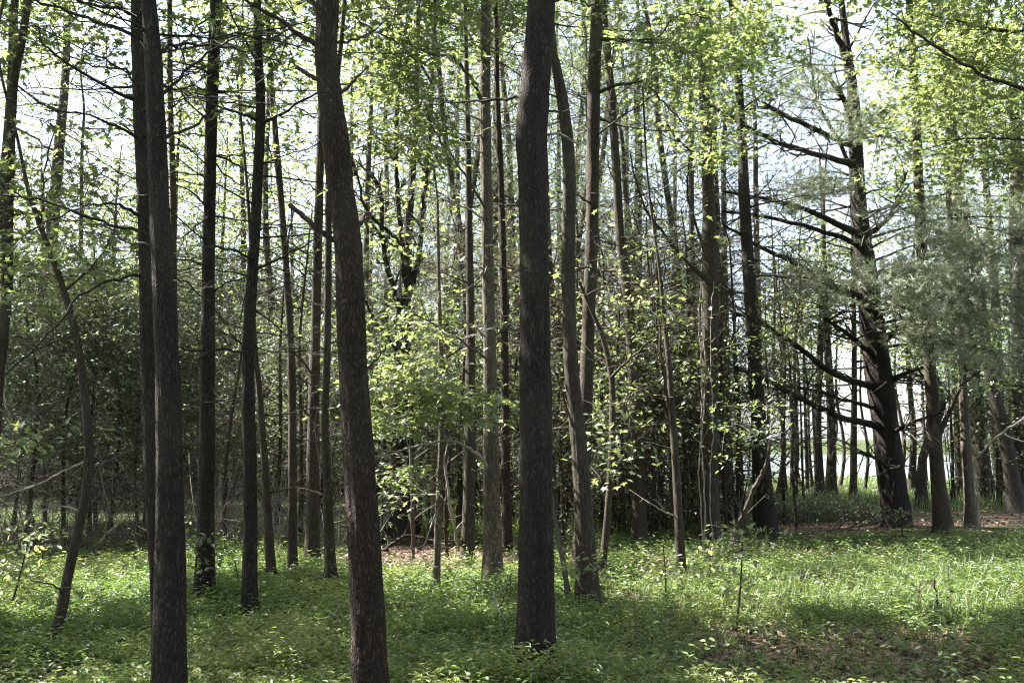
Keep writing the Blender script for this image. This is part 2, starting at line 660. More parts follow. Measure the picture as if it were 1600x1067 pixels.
# ------------------------------------------------------------------ trees
class Tree:
    """a thing: trunk, single branches, twigs and crown are its parts; geometry is laid out in the place's own coordinates"""

    def __init__(self, name, label, cat, pts, bark='brown', H=11.0, detail=1, d=None, flare=.45, group=None, seed=0, kids=True, topr=.3, lean=(0, 0)):
        self.r = np.random.default_rng(seed + 100)
        pts = sorted(pts, key=lambda p: -p[1])
        if d is None:
            d = ground_d(pts[0][1])
        self.d = d
        W = np.array([P(u, v, d) for u, v, w in pts])
        Rr = np.array([w * .5 * d / F for u, v, w in pts])
        bx, by = W[0, 0], d
        gb = float(gz(bx, by))
        W[0, 2] = min(W[0, 2], gb + .02)
        # carry the trunk on above the picture
        dirn = W[-1] - W[max(-3, -len(W))]
        dirn = dirn / max(dirn[2], .3)
        dirn[0] = np.clip(dirn[0], -.1, .1)
        top = W[-1]
        if H > top[2] + .4:
            k = max(2, int((H - top[2]) / 1.6))
            ext = []
            for i in range(1, k + 1):
                f = i / k
                e = top + dirn * (H - top[2]) * f + np.array([lean[0], lean[1], 0]) * f * f
                e[:2] += self.r.normal(0, .05, 2)
                ext.append(e)
            W = np.vstack([W, ext])
            Rr = np.concatenate([Rr, [max(.012, Rr[-1] * (1 - (1 - topr) * (i + 1) / k)) for i in range(k)]])
        self.base = np.array([W[0, 0], by, gb])
        z0 = gb - .3
        zz = W[:, 2]
        step = (.042 if detail == 2 else .09 if detail == 1 else .35)
        step = min(step, (zz[-1] - z0) / 12)
        n = int((zz[-1] - z0) / step)
        z = np.linspace(z0, zz[-1], n)
        vis = CAM_H + .52 * d          # coarser above what the picture shows
        if zz[-1] > vis + 1:
            z = np.concatenate([z[z < vis], np.arange(vis, zz[-1], .25)])
            n = len(z)
        # smooth path through the points
        cen = catmull(W, 300)
        zi = cen[:, 2]
        o = np.argsort(zi)
        x = np.interp(z, zi[o], cen[o, 0])
        y = np.interp(z, zi[o], cen[o, 1])
        s = np.linspace(0, len(W) - 1, 300)
        rr = np.interp(s, np.arange(len(W)), Rr)
        rad = np.interp(z, zi[o], rr[o])
        ks = max(3, int(.5 / step) | 1)
        pad = ks // 2
        rad = np.convolve(np.pad(rad, pad, mode='edge'), np.ones(ks) / ks, 'valid')[:n]
        zg = z - gb
        base_r = Rr[0]
        # knots and swellings
        knob = np.zeros(n)
        for _ in range(int(2 + self.r.integers(0, 4))):
            c = self.r.uniform(min(.8, zz[-1] * .5), zz[-1])
            knob += self.r.uniform(.02, .07) * np.exp(-((z - c) / self.r.uniform(.05, .16)) ** 2)
        rad = rad * (1 + knob + flare * np.exp(-np.maximum(zg, 0) / max(.14, base_r * 1.9)))
        sides = {2: 44, 1: 16, 0: 8}[detail]
        th = np.arange(sides) / sides * 2 * math.pi
        ct, st = np.cos(th), np.sin(th)
        if detail == 2:
            f = 13
            q = np.stack([np.broadcast_to(ct * 3.6, (n, sides)), np.broadcast_to(st * 3.6, (n, sides)), np.broadcast_to(z[:, None] * 2.6, (n, sides))], -1)
            wob = vnoise(q * .8, seed + 2) * .5
            q2 = q + wob[..., None]
            a = 1 - np.abs(2 * vnoise(q2 * np.array([1.3, 1.3, .8]), seed) - 1)
            b_ = 1 - np.abs(2 * vnoise(q2 * np.array([2.6, 2.6, 2.6]), seed + 7) - 1)
            lump = vnoise(np.stack([np.broadcast_to(ct, (n, sides)), np.broadcast_to(st, (n, sides)), np.broadcast_to(z[:, None] * 1.5, (n, sides))], -1), seed + 4) - .5
            dis = -.085 * a ** 3 - .04 * b_ ** 2 + .10 * lump
            Rm = rad[:, None] * (1 + dis)
        else:
            q = np.stack([np.broadcast_to(ct * 1.4, (n, sides)), np.broadcast_to(st * 1.4, (n, sides)), np.broadcast_to(z[:, None] * 2.2, (n, sides))], -1)
            Rm = rad[:, None] * (1 + .16 * (vnoise(q, seed) - .5) + .10 * (vnoise(q * 3, seed + 1) - .5))
        # root ridges
        ridge = np.cos(th * self.r.integers(4, 6) + self.r.uniform(0, 6))
        Rm = Rm * (1 + .22 * flare * np.exp(-np.maximum(zg, 0) / .12)[:, None] * ridge[None])
        V = np.stack([x[:, None] + Rm * ct, y[:, None] + Rm * st, np.broadcast_to(z[:, None], (n, sides))], -1)
        b = Buf()
        i = np.arange(n * sides).reshape(n, sides)
        quads = np.stack([i[:-1], np.roll(i[:-1], -1, 1), np.roll(i[1:], -1, 1), i[1:]], -1).reshape(-1, 4)
        b.add(V.reshape(-1, 3), quads=quads)
        self.root = thing(name, label, cat, self.base, group)
        self.bark = BARK[bark]
        part('trunk', b, self.bark, self.root, smooth=True)
        self.z, self.x, self.y, self.rad = z, x, y, rad
        self.nodes = [np.stack([x, y, z], -1)[z > gb + min(.5, .3 * (zz[-1] - gb))][::max(1, int(.25 / step))]]
        self.tw, self.cr, self.nd = Buf(), Buf(), Buf()
        self.ddw = Buf()

    def at(self, z):
        return np.array([np.interp(z, self.z, self.x), np.interp(z, self.z, self.y), z]), float(np.interp(z, self.z, self.rad))

    def branch(self, uv, d1=None, w=5, w1=1.2, twigs=6, twl=.5, mat=None, name='branch', side=6, node=True):
        """one limb along picture positions, leaving the trunk; depth runs from the trunk to d1"""
        d1 = self.d + self.r.uniform(-.8, .8) if d1 is None else d1
        m = len(uv)
        pts = [P(u, v, self.d + (d1 - self.d) * (i / (m - 1))) for i, (u, v) in enumerate(uv)]
        c, tr = self.at(pts[0][2])
        # start inside the trunk
        pts[0] = c + (pts[0] - c) * .25
        return self._limb(np.array(pts), w * .62 * self.d / F, w1 * .8 * self.d / F, twigs, twl, mat, name, side, node)

    def _limb(self, pts, r0, r1, twigs, twl, mat=None, name='branch', side=6, node=True):
        k = max(8, 4 * len(pts))
        path = catmull(pts, k)
        L = np.linalg.norm(path[-1] - path[0])
        path[1:-1] += self.r.normal(0, .006 * min(1.5, L), (k - 2, 3))
        t = np.linspace(0, 1, k)
        rad = (r0 + (r1 - r0) * t ** .8) * (1 + .6 * np.exp(-t / .05))
        b = Buf()
        tubes(b, path[None], rad[None], side)
        o = part(name, b, mat or self.bark, self.root, smooth=True)
        if twigs:
            b = Buf()
            self._twigs(b, path, twigs, twl, max(.0022, r1 * .9))
            part('twigs', b, mat or M_TWIG, self.root, stuff=True, under=o)
        if node:
            self.nodes.append(path[k // 4:])
        return path

    def _twigs(self, b, path, n, ln, r):
        rr = self.r
        k = len(path)
        i = rr.integers(int(k * .2), k - 1, n)
        tan = unit(path[np.minimum(i + 1, k - 1)] - path[i - 1])
        D = unit(tan * .7 + rr.normal(0, .6, (n, 3)) * np.array([1, 1, .7]))
        L = ln * rr.uniform(.4, 1.2, n)
        m = 5
        s = np.linspace(0, 1, m)
        bend = rr.normal(0, .22, (n, 1, 3)) * (s[None, :, None] ** 2)
        Pt = path[i][:, None] + (D[:, None] * s[None, :, None] + bend) * L[:, None, None]
        tubes(b, Pt, np.broadcast_to(r * (1 - .7 * s), (n, m)), 3)
        # second order
        n2_ = n * 2
        j = rr.integers(0, n, n2_)
        q = rr.integers(1, m - 1, n2_)
        D2 = unit(D[j] * .6 + rr.normal(0, .6, (n2_, 3)))
        L2 = L[j] * rr.uniform(.25, .6, n2_)
        Pt2 = Pt[j, q][:, None] + D2[:, None] * s[None, ::2, None] * L2[:, None, None]
        tubes(b, Pt2, np.broadcast_to(r * .6 * (1 - .6 * s[::2]), (n2_, 3)), 3)

    def auto(self, n, z0, z1, ln, w=3.5, up=.15, twigs=6, twl=.5, mat=None, name='branch', az=None):
        """bare limbs round the trunk"""
        for _ in range(n):
            z = self.r.uniform(z0, z1)
            c, tr = self.at(z)
            a = self.r.uniform(0, 2 * math.pi) if az is None else az[0] + self.r.uniform(-1, 1) * az[1]
            L = ln * self.r.uniform(.5, 1.25)
            D = np.array([math.cos(a), math.sin(a), up + self.r.normal(0, .2)])
            sag = self.r.normal(-.05, .18)
            pts = [c + D * L * f + np.array([0, 0, sag * L * f * f]) + self.r.normal(0, .03 * L, 3) * (f > 0) * .6 for f in (0, .3, .65, 1)]
            self._limb(np.array(pts), w * .5 * self.d / F * self.r.uniform(.7, 1.2), .0025, twigs, twl, mat, name)

    def grow(self, targets, rad=.006, dead=False, k=6, wander=.055):
        """twigs run from the nearest wood to every target; returns the targets' arrival directions"""
        T = np.asarray(targets, float)
        if not len(T):
            return T, T
        base = np.concatenate(self.nodes)
        dist = np.array([np.min(np.linalg.norm(base - t, axis=1)) for t in T])
        T = T[np.argsort(dist)]
        nodes = np.zeros((len(base) + len(T) * (k - 1), 3))
        nodes[:len(base)] = base
        m = len(base)
        s = np.linspace(0, 1, k)[:, None]
        paths = np.zeros((len(T), k, 3))
        lens = np.zeros(len(T))
        for i, t in enumerate(T):
            dv = t - nodes[:m]
            dd = np.linalg.norm(dv, axis=1) + np.maximum(0, nodes[:m, 2] - t[2] + .05) * .7
            j = int(np.argmin(dd))
            a = nodes[j]
            L = np.linalg.norm(t - a)
            ctrl = (a + t) / 2 + np.array([0, 0, .12 * L]) + self.r.normal(0, wander * L, 3)
            p = a * (1 - s) ** 2 + 2 * ctrl * s * (1 - s) + t * s ** 2
            paths[i] = p
            lens[i] = L
            nodes[m:m + k - 1] = p[1:]
            m += k - 1
        r0 = np.clip(rad * (.6 + .7 * lens), .0025, .045)
        tubes(self.ddw if dead else self.tw, paths, r0[:, None] * (1 - .65 * s[:, 0])[None], 4)
        self.nodes.append(nodes[len(base):m])
        return T, unit(paths[:, -1] - paths[:, -2])

    def box_targets(self, u, v, du, dv, dd, n, d=None, flat=.0):
        """n points in an ellipsoid about a picture position"""
        d = self.d if d is None else d
        c = P(u, v, d)
        g = self.r.normal(0, 1, (n * 2, 3))
        g = unit(g) * self.r.uniform(0, 1, (n * 2, 1)) ** .45
        p = c + g[:n] * np.array([du * d / F, dd, dv * d / F])
        return p[p[:, 2] > .35]

    def spray(self, T, D, per=12, size=.10, spread=.28, tm='lobed', tint=(0, 1), canopy=False, flat=.35):
        """flat sprays of broad leaves round every target"""
        n = len(T)
        if not n:
            return
        i = np.repeat(np.arange(n), per)
        off = self.r.normal(0, 1, (n * per, 3)) * np.array([1, 1, flat]) * spread * .6
        off += D[i] * self.r.uniform(-.8, .5, (n * per, 1)) * spread
        pos = T[i] + off
        # twig under every third leaf
        tn = self.r.uniform(tint[0], tint[1], n)[i] * .6 + .4 * self.r.uniform(tint[0], tint[1], n * per)
        k = pos[:, 2] > .15
        k &= sun_clear(pos, self.r)
        if canopy:
            k &= sun_keep(pos, self.r)
        pos, off, tn, i = pos[k], off[k], tn[k], i[k]
        a, b = {'lobed': (LOBED, LOBED_T), 'oval': (OVAL, OVAL_T), 'diam': (DIAM, DIAM_T)}[tm]
        dirs = unit(off * np.array([1, 1, .3]) + self.r.normal(0, .12, off.shape)) + np.array([0, 0, -.18])
        leaves(self.cr, pos, size, a, b, .38, dirs, tn, self.r)
        if not canopy:
            h = self.r.uniform(0, 1, len(pos)) < .3
            if h.any():
                A = T[i[h]] - D[i[h]] * spread * .3
                B = pos[h]
                s = np.linspace(0, 1, 3)[None, :, None]
                tubes(self.tw, A[:, None] * (1 - s) + B[:, None] * s, np.full((len(A), 3), .0019), 3)

    def needles(self, T, D, per=10, ln=.10, w=.005, tn=(0, .9), spread=.75, clump=3, cr=.10):
        n = len(T)
        if not n:
            return
        i = np.repeat(np.arange(n), clump)
        pos = T[i] + self.r.normal(0, cr, (len(i), 3)) * np.array([1, 1, .5])
        kk = sun_clear(pos, self.r)
        pos, i = pos[kk], i[kk]
        t = self.r.uniform(tn[0], tn[1], n)[i] * .5 + .5 * self.r.uniform(tn[0], tn[1], len(i))
        tufts(self.nd, pos, D[i] + self.r.normal(0, .4, (len(i), 3)) + np.array([0, 0, .25]), ln, w, per, self.r, spread, t)

    def canopy(self, c, rad, n, per=95, size=.16, spread=.55, leaf=True):
        """the crown over the picture"""
        g = self.r.normal(0, 1, (n, 3))
        g = unit(g) * self.r.uniform(.15, 1, (n, 1)) ** .5
        T = np.asarray(c) + g * np.asarray(rad)
        T = T[T[:, 2] > 5.5]
        T, D = self.grow(T, .012, k=5)
        self.spray(T, D, per, size, spread, 'diam', canopy=True, flat=.6)

    def done(self, leaf=M_LEAF, needle=M_NEEDLE, dead=M_DEAD, crown='crown'):
        part('twigs', self.tw, M_TWIG, self.root, stuff=True)
        part('dead_twigs', self.ddw, dead, self.root, stuff=True)
        part(crown, self.cr, leaf, self.root, stuff=True)
        part('needles', self.nd, needle, self.root, stuff=True)
        return self.root


TREES = {}
HW = 'hardwood_tree'


def T_(key, *a, **k):
    t = Tree(*a, **k)
    TREES[key] = t
    return t


# --- the near trunks ------------------------------------------------
t = T_(1, HW, 'dark straight trunk nearest the camera at left, front one of the close pair', 'tree',
       [(232, 0, 25), (243, 180, 30), (250, 360, 33), (262, 600, 39), (266, 800, 46), (265, 960, 49), (264, 1067, 51), (263, 1150, 54)], 'plated', 13, 2, seed=1)
t.branch([(240, 105), (262, 76), (300, 70), (350, 74), (400, 82), (440, 100)], 7.0, 6, 1.5, 8, .35)
t.branch([(250, 160), (285, 115), (330, 80), (380, 52), (425, 36)], 6.8, 5, 1.5, 6, .35)
t.branch([(252, 220), (300, 196), (345, 172), (372, 165)], 6.7, 5, 1.5, 5, .3)
t.branch([(255, 218), (290, 232), (320, 245)], 6.9, 3.5, 1, 3, .25)
t.branch([(238, 68), (190, 48), (130, 26), (60, 2), (20, -20)], 5.6, 6, 2, 7, .35)
t.branch([(250, 374), (200, 357), (140, 340), (60, 312), (-20, 303)], 5.6, 6, 1.5, 8, .3)
t.branch([(250, 388), (190, 372), (120, 330), (80, 318)], 6.6, 4, 1.2, 6, .3)
t.branch([(258, 420), (300, 450), (350, 500), (380, 545)], 7.5, 3, 1, 5, .3)
t.auto(12, 2.8, 6.2, 2.0, 3, .2, 9, .5)
t.canopy((t.at(10.5)[0]), (2.6, 2.6, 2.6), 46)
t.done()

t = T_(2, HW, 'slimmer dark trunk behind the front trunk of the close pair at left', 'tree',
       [(214, 0, 20), (219, 180, 22), (228, 360, 24), (233, 600, 27), (240, 750, 28), (250, 900, 31), (258, 1040, 36)], 'plated', 12, 2, seed=2)
t.branch([(215, 26), (180, 12), (140, 6), (100, -6)], 6.5, 6, 2, 6, .35)
t.branch([(216, 160), (160, 132), (100, 95), (68, 68), (60, 45)], 6.6, 5, 1.3, 8, .4)
t.branch([(216, 122), (190, 108), (150, 104), (90, 84), (40, 86)], 8.2, 4, 1, 6, .4)
t.branch([(222, 219), (180, 196), (130, 178), (70, 172)], 6.4, 4.5, 1.2, 6, .4)
t.branch([(218, 148), (170, 145), (110, 132)], 8.4, 3, 1, 5, .3)
t.branch([(228, 430), (180, 436), (120, 468), (60, 540), (0, 590)], 6.5, 4.5, 1.2, 7, .35)
t.branch([(226, 344), (190, 322), (160, 318), (110, 330), (40, 365), (-20, 390)], 6.6, 4.5, 1.2, 8, .3)
t.auto(16, 2.4, 6.2, 2.1, 3, .15, 9, .5)
T, D = t.grow(np.vstack([t.box_targets(140, 50, 110, 60, 1.2, 22, 8), t.box_targets(150, 200, 90, 70, 1.2, 12, 8.4)]))
t.spray(T, D, 10, .08, .26, tint=(.3, 1))
t.canopy(t.at(9.5)[0] + np.array([-1.5, 1, 0]), (2.6, 2.6, 2.2), 40)
t.done()

t = T_(3, HW, 'straight dark trunk third from the left edge, seedling leaves at its foot', 'tree',
       [(338, 0, 20), (330, 200, 20), (326, 400, 20), (324, 600, 24), (322, 800, 26), (319, 945, 31)], 'plated', 12, 2, seed=3)
t.branch([(328, 116), (300, 103), (258, 95)], 9.0, 4, 1, 4, .3)
t.branch([(336, 240), (365, 255), (395, 276), (420, 300)], 9.8, 3.5, 1, 5, .35)
t.branch([(330, 330), (300, 300), (275, 290)], 9.4, 3, 1, 4, .3)
t.branch([(330, 24), (300, 50), (280, 100)], 10, 3, 1, 4, .3)
t.branch([(335, 385), (370, 392), (400, 412)], 9.2, 3.5, 1, 4, .3)
t.auto(20, 2.0, 7, 2.0, 3, .15, 9, .5)
t.canopy(t.at(10)[0], (2.6, 2.6, 2.2), 44)
T, D = t.grow(np.vstack([t.box_targets(330, 80, 90, 130, 1.2, 34), t.box_targets(420, 130, 80, 130, 1.5, 30)]))
t.spray(T, D, 12, .095, .26)
t.done()

t = T_(4, HW, 'crooked dark trunk fourth from the left, bending around mid height', 'tree',
       [(402, 0, 13), (404, 90, 14), (407, 180, 16), (399, 350, 17), (394, 430, 18), (388, 540, 20), (388, 640, 21), (391, 760, 22), (390, 965, 25)], 'plated', 11, 2, seed=4)
t.branch([(403, 195), (450, 171), (495, 147), (540, 130)], 8.6, 4.5, 1, 6, .35)
t.branch([(404, 190), (360, 172), (310, 155), (275, 140)], 8.4, 4, 1, 6, .35)
t.branch([(404, 170), (350, 160), (300, 148)], 10, 3, 1, 5, .3)
t.branch([(395, 408), (370, 392), (335, 386)], 8.6, 4, 1, 4, .3)
t.branch([(397, 424), (440, 403), (495, 374)], 8.8, 4, 1, 5, .3)
t.branch([(388, 552), (350, 546), (300, 548), (272, 540)], 8.4, 3.5, 1, 6, .3)
t.branch([(388, 545), (360, 525), (335, 510)], 9.3, 3, 1, 4, .3)
t.branch([(391, 480), (420, 500), (455, 530)], 9.4, 3, 1, 5, .3)
t.branch([(405, 100), (365, 30), (350, -5)], 8.6, 3.5, 1, 5, .3)
t.auto(18, 1.6, 6.5, 1.8, 2.6, .12, 9, .5)
t.canopy(t.at(9)[0], (2.2, 2.2, 2.0), 34)
T, D = t.grow(t.box_targets(430, 60, 80, 90, 1.2, 26))
t.spray(T, D, 12, .095, .26)
t.done()

t = T_(5, HW, 'pole-thin trunk curving gently beside the crooked fourth trunk', 'tree',
       [(418, 30, 8), (424, 130, 9), (432, 230, 10), (446, 400, 11), (455, 560, 12), (457, 720, 13), (457, 905, 15)], 'brown', 9, 1, seed=5)
t.auto(14, 1.4, 7, 1.5, 2.4, .2, 9, .45)
T, D = t.grow(t.box_targets(440, 100, 70, 120, 1.2, 22))
t.spray(T, D, 12, .095, .26)
t.canopy(t.at(8.5)[0], (1.8, 1.8, 1.6), 20)
t.done()

t = T_('5b', HW, 'thin dark curved stem low between the fourth trunk and pole-thin trunk', 'tree',
       [(398, 540, 8), (404, 600, 9), (412, 700, 11), (418, 800, 13), (425, 915, 15)], 'brown', 6, 1, seed=6)
t.auto(12, 1.0, 4, 1.0, 3, .2, 9, .35)
t.done()

t = T_(6, HW, 'straight brown trunk just left of the leaning big trunk', 'tree',
       [(505, 90, 12), (498, 330, 14), (494, 480, 15), (490, 640, 18), (488, 890, 23)], 'brown', 11, 1, seed=7)
t.branch([(488, 590), (470, 560), (440, 545)], 12, 3, 1, 5, .3)
t.auto(15, 1.5, 7.5, 1.8, 2.6, .15, 9, .5)
t.canopy(t.at(9.5)[0], (2.2, 2.2, 2.0), 30)
t.done()

t = T_(7, HW, 'thin dark trunk hugging the left side of the leaning big trunk', 'tree',
       [(516, 240, 10), (513, 400, 11), (511, 560, 11), (508, 660, 11), (513, 790, 15), (518, 922, 18)], 'brown', 9, 1, seed=8)
t.auto(7, 1.5, 6.5, 1.0, 3, .2, 8, .35)
t.canopy(t.at(8)[0], (1.6, 1.6, 1.4), 16)
t.done()

t = T_(8, HW, 'big leaning reddish trunk with broken branch stub, left of centre', 'tree',
       [(512, 0, 40), (509, 70, 36), (514, 140, 40), (521, 190, 42), (533, 300, 43), (543, 380, 46), (551, 560, 47), (561, 720, 50), (570, 880, 52), (577, 1067, 55), (579, 1140, 58)], 'red', 13, 2, seed=9)
t.branch([(505, 80), (470, 56), (440, 35), (400, 10), (360, -14)], 5.9, 8, 3, 5, .3)
t.branch([(510, 132), (485, 118), (464, 106)], 6.1, 7, 4.5, 0, .3, name='broken_branch')
t.branch([(535, 388), (500, 360), (475, 338), (453, 321)], 6.0, 9, 5, 0, .3, name='broken_branch')
t.branch([(545, 368), (560, 352), (568, 338)], 6.3, 11, 5, 3, .2, name='broken_branch')
t.branch([(518, 70), (552, 63), (578, 52), (600, 35)], 6.6, 4.5, 1.2, 4, .3)
t.branch([(528, 155), (552, 130), (575, 105)], 6.8, 6, 2, 4, .3)
t.branch([(515, 30), (490, 5), (470, -20)], 6.0, 7, 3, 3, .3)
t.branch([(553, 560), (570, 575), (590, 560), (605, 535)], 6.5, 5, 1.5, 3, .2)
t.canopy(t.at(10.5)[0], (2.8, 2.8, 2.6), 50)
t.done()

t = T_(9, HW, 'pale smooth trunk with bleached side branches left of the thick centre trunk', 'tree',
       [(759, 0, 17), (758, 150, 18), (760, 300, 19), (763, 450, 20), (766, 600, 22), (768, 750, 26), (770, 900, 31), (770, 925, 34)], 'grey', 13, 2, seed=10)
t.branch([(757, 192), (720, 172), (694, 152), (682, 132)], 10.2, 3.6, 1.2, 4, .3, M_DEAD)
t.branch([(757, 212), (722, 210), (690, 196), (664, 176)], 10.4, 3, 1, 5, .3, M_DEAD)
t.branch([(760, 346), (720, 322), (690, 312), (660, 306)], 10.0, 3, 1, 4, .3, M_DEAD)
t.branch([(758, 240), (738, 232), (742, 205), (760, 180)], 10.3, 2.5, 1, 2, .2, M_DEAD)
t.branch([(762, 70), (776, 50), (786, 25), (792, -5)], 10.2, 4, 1.6, 5, .4, M_DEAD)
t.branch([(759, 165), (728, 112), (706, 90), (680, 86), (640, 72), (598, 56), (555, 27)], 9.0, 5, 1.4, 10, .4)
t.branch([(760, 330), (716, 258), (680, 205), (664, 165)], 9.4, 3.4, 1, 6, .35)
t.branch([(766, 562), (735, 542), (690, 512), (648, 492)], 9.8, 3.4, 1, 6, .4)
t.branch([(769, 738), (742, 706), (700, 690), (645, 698), (596, 716)], 9.9, 5, 1.4, 8, .4, M_DEAD)
t.branch([(765, 530), (740, 510), (718, 496)], 10.2, 3.2, 1.4, 2, .3, M_DEAD)
t.branch([(768, 530), (790, 512), (800, 500)], 10.8, 3, 1.2, 2, .3)
T, D = t.grow(np.vstack([t.box_targets(640, 90, 110, 95, 1.4, 100, 10.0), t.box_targets(640, 230, 100, 100, 1.3, 70, 10.2), t.box_targets(700, 40, 90, 60, 1.2, 30, 10.5), t.box_targets(735, 440, 60, 130, .7, 22, 10.4)]))
t.spray(T, D, 19, .088, .28, tint=(.1, 1))
t.canopy(t.at(11)[0], (2.6, 2.6, 2.2), 40)
t.done()

t = T_('9b', HW, 'slim straight trunk in the shade just left of the pale smooth trunk', 'tree',
       [(731, 200, 9), (733, 360, 11), (735, 500, 14), (734, 700, 18), (730, 885, 21)], 'brown', 11, 1, seed=11)
t.auto(7, 2.5, 8, 1.3, 3.5, .2, 8, .4)
t.canopy(t.at(9.5)[0], (2, 2, 1.8), 22)
t.done()

t = T_(10, HW, 'thickest dark furrowed trunk standing at the centre foreground', 'tree',
       [(846, 0, 47), (838, 100, 48), (833, 170, 54), (830, 205, 55), (832, 260, 50), (833, 330, 47), (835, 420, 48), (836, 560, 51), (838, 720, 53), (838, 900, 57), (837, 1000, 60), (836, 1078, 66)], 'plated', 14, 2, seed=12, flare=.35)
t.branch([(828, 152), (790, 155), (740, 157), (690, 162), (655, 164), (625, 182)], 7.6, 5, 1.2, 8, .3)
t.branch([(838, 213), (868, 209), (884, 215), (894, 222)], 6.9, 4.5, 2.5, 2, .15, M_DEAD, name='broken_branch')
t.branch([(840, 174), (866, 174), (880, 175)], 7.0, 4, 2, 1, .15, name='broken_branch')
t.branch([(850, 8), (880, 0), (905, 2), (930, 12)], 7.8, 4.5, 1.4, 4, .3)
t.branch([(848, 40), (885, 42), (918, 44)], 8, 3.4, 1.2, 3, .3)
t.branch([(830, 60), (805, 70), (790, 90)], 7.6, 3, 1.2, 3, .3)
t.canopy(t.at(12)[0], (3, 3, 2.6), 50)
t.done()

t = T_(11, HW, 'brown curved trunk leaning just right of the thick centre trunk', 'tree',
       [(862, 60, 15), (868, 100, 17), (881, 175, 20), (889, 260, 21), (888, 400, 22), (892, 560, 23), (905, 700, 27), (915, 850, 31), (919, 950, 35)], 'brown', 12, 2, seed=13)
t.branch([(888, 690), (872, 590), (862, 585)], 9.4, 3, 1.4, 2, .2)
t.branch([(890, 430), (920, 418), (950, 440)], 9.9, 3, 1, 4, .3)
t.auto(5, 2.2, 7, 1.1, 3.4, .2, 6, .35)
t.canopy(t.at(10.5)[0], (2.2, 2.2, 2.0), 28)
t.done()

t = T_(12, HW, 'dark upright trunk crossing behind the brown curved trunk', 'tree',
       [(933, 0, 21), (928, 150, 20), (925, 350, 20), (919, 520, 20), (914, 680, 21), (906, 900, 25)], 'brown', 12, 1, seed=14)
t.branch([(932, 60), (985, 64), (1035, 70), (1070, 84)], 11, 4, 1.2, 8, .4)
t.branch([(938, 62), (1020, 62), (1050, 32), (1075, 22), (1110, 30)], 11.2, 3.5, 1, 6, .4)
t.branch([(929, 146), (980, 131), (1010, 132), (1040, 162), (1066, 192)], 11, 4.5, 1.2, 8, .4)
t.branch([(928, 215), (975, 180), (1025, 148)], 11.2, 3, 1, 6, .4)
t.branch([(927, 160), (905, 150), (880, 140)], 12.4, 3, 1, 5, .4)
t.branch([(921, 320), (900, 305), (870, 300)], 11.4, 3, 1, 5, .4)
t.auto(10, 2, 8, 1.9, 2.8, .15, 9, .5)
T, D = t.grow(np.vstack([t.box_targets(1060, 100, 90, 90, 1.2, 44, 11.3), t.box_targets(940, 40, 60, 50, 1.2, 12)]))
t.spray(T, D, 18, .088, .28, tint=(.1, 1))
t.canopy(t.at(10.5)[0], (2.4, 2.4, 2.0), 34)
t.done()

t = T_('12b', 'sapling', 'thin forked maple sapling with bright leaves right of the brown curved trunk', 'sapling',
       [(905, 440, 5), (922, 480, 6), (940, 522, 8), (953, 575, 9), (957, 620, 10), (955, 720, 10), (946, 840, 11), (938, 905, 13)], 'brown', 3.5, 1, seed=15)
t.branch([(956, 590), (985, 560), (1020, 530), (1045, 510)], 10.4, 4, 1.2, 6, .3)
T, D = t.grow(np.vstack([t.box_targets(930, 355, 65, 45, .7, 26, 10.8), t.box_targets(960, 400, 90, 60, .8, 26, 10.6), t.box_targets(1040, 480, 80, 40, .8, 30, 10.2),
                         t.box_targets(900, 520, 50, 110, .6, 14, 10.9), t.box_targets(985, 560, 70, 60, .7, 12, 10.6), t.box_targets(945, 680, 50, 90, .6, 16, 10.8)]))
t.spray(T, D, 9, .085, .24, tint=(.2, 1))
t.done()

t = T_(13, HW, 'dark slim trunk leaning slightly, base in the grassy light right of centre', 'tree',
       [(952, 110, 12), (962, 250, 14), (970, 380, 15), (984, 500, 16), (992, 640, 18), (998, 750, 20), (1000, 850, 23)], 'brown', 13, 1, seed=16)
t.auto(20, 2, 9.5, 2.0, 2.6, .15, 10, .6)
T, D = t.grow(np.vstack([t.box_targets(985, 620, 100, 120, 1.4, 34, 14.6), t.box_targets(960, 480, 80, 80, 1.4, 24, 14.8)]))
t.spray(T, D, 15, .085, .30, 'oval', tint=(.2, 1), flat=.2)
t.canopy(t.at(11)[0], (2.2, 2.2, 2.0), 26)
t.done()

t = T_(14, HW, 'sturdy trunk wrapped with pale vines, right of the grassy clearing', 'tree',
       [(1097, 60, 15), (1101, 160, 17), (1106, 280, 19), (1110, 430, 25), (1108, 640, 27), (1108, 850, 31)], 'brown', 13, 1, seed=17)
t.branch([(1106, 440), (1060, 395), (1020, 345), (1000, 305), (985, 240)], 14.2, 5.5, 1.4, 8, .5)
t.branch([(1107, 425), (1075, 300), (1080, 240)], 15, 4, 1.4, 8, .5)
t.branch([(1106, 250), (1060, 220), (1040, 190)], 14.4, 3.5, 1.2, 8, .5)
for q, (s, o) in enumerate(((0, -9), (1, -13), (2, 4))):
    t._limb(np.array([P(1108 + o + 3 * math.sin(i * 1.7 + q), v, t.d - .22) for i, v in enumerate((862, 800, 740, 680, 620, 560, 500, 440))]), .016 - .003 * q, .006, 5, .3, M_DEAD, 'vine', node=False)
T, D = t.grow(np.vstack([t.box_targets(1075, 70, 110, 100, 1.8, 70, 14), t.box_targets(1120, 190, 90, 90, 1.6, 44, 14), t.box_targets(1190, 40, 80, 60, 1.6, 30, 14)]))
t.spray(T, D, 19, .10, .34, tint=(.05, 1))
t.canopy(t.at(11.5)[0], (2.4, 2.4, 2.0), 30)
t.done()

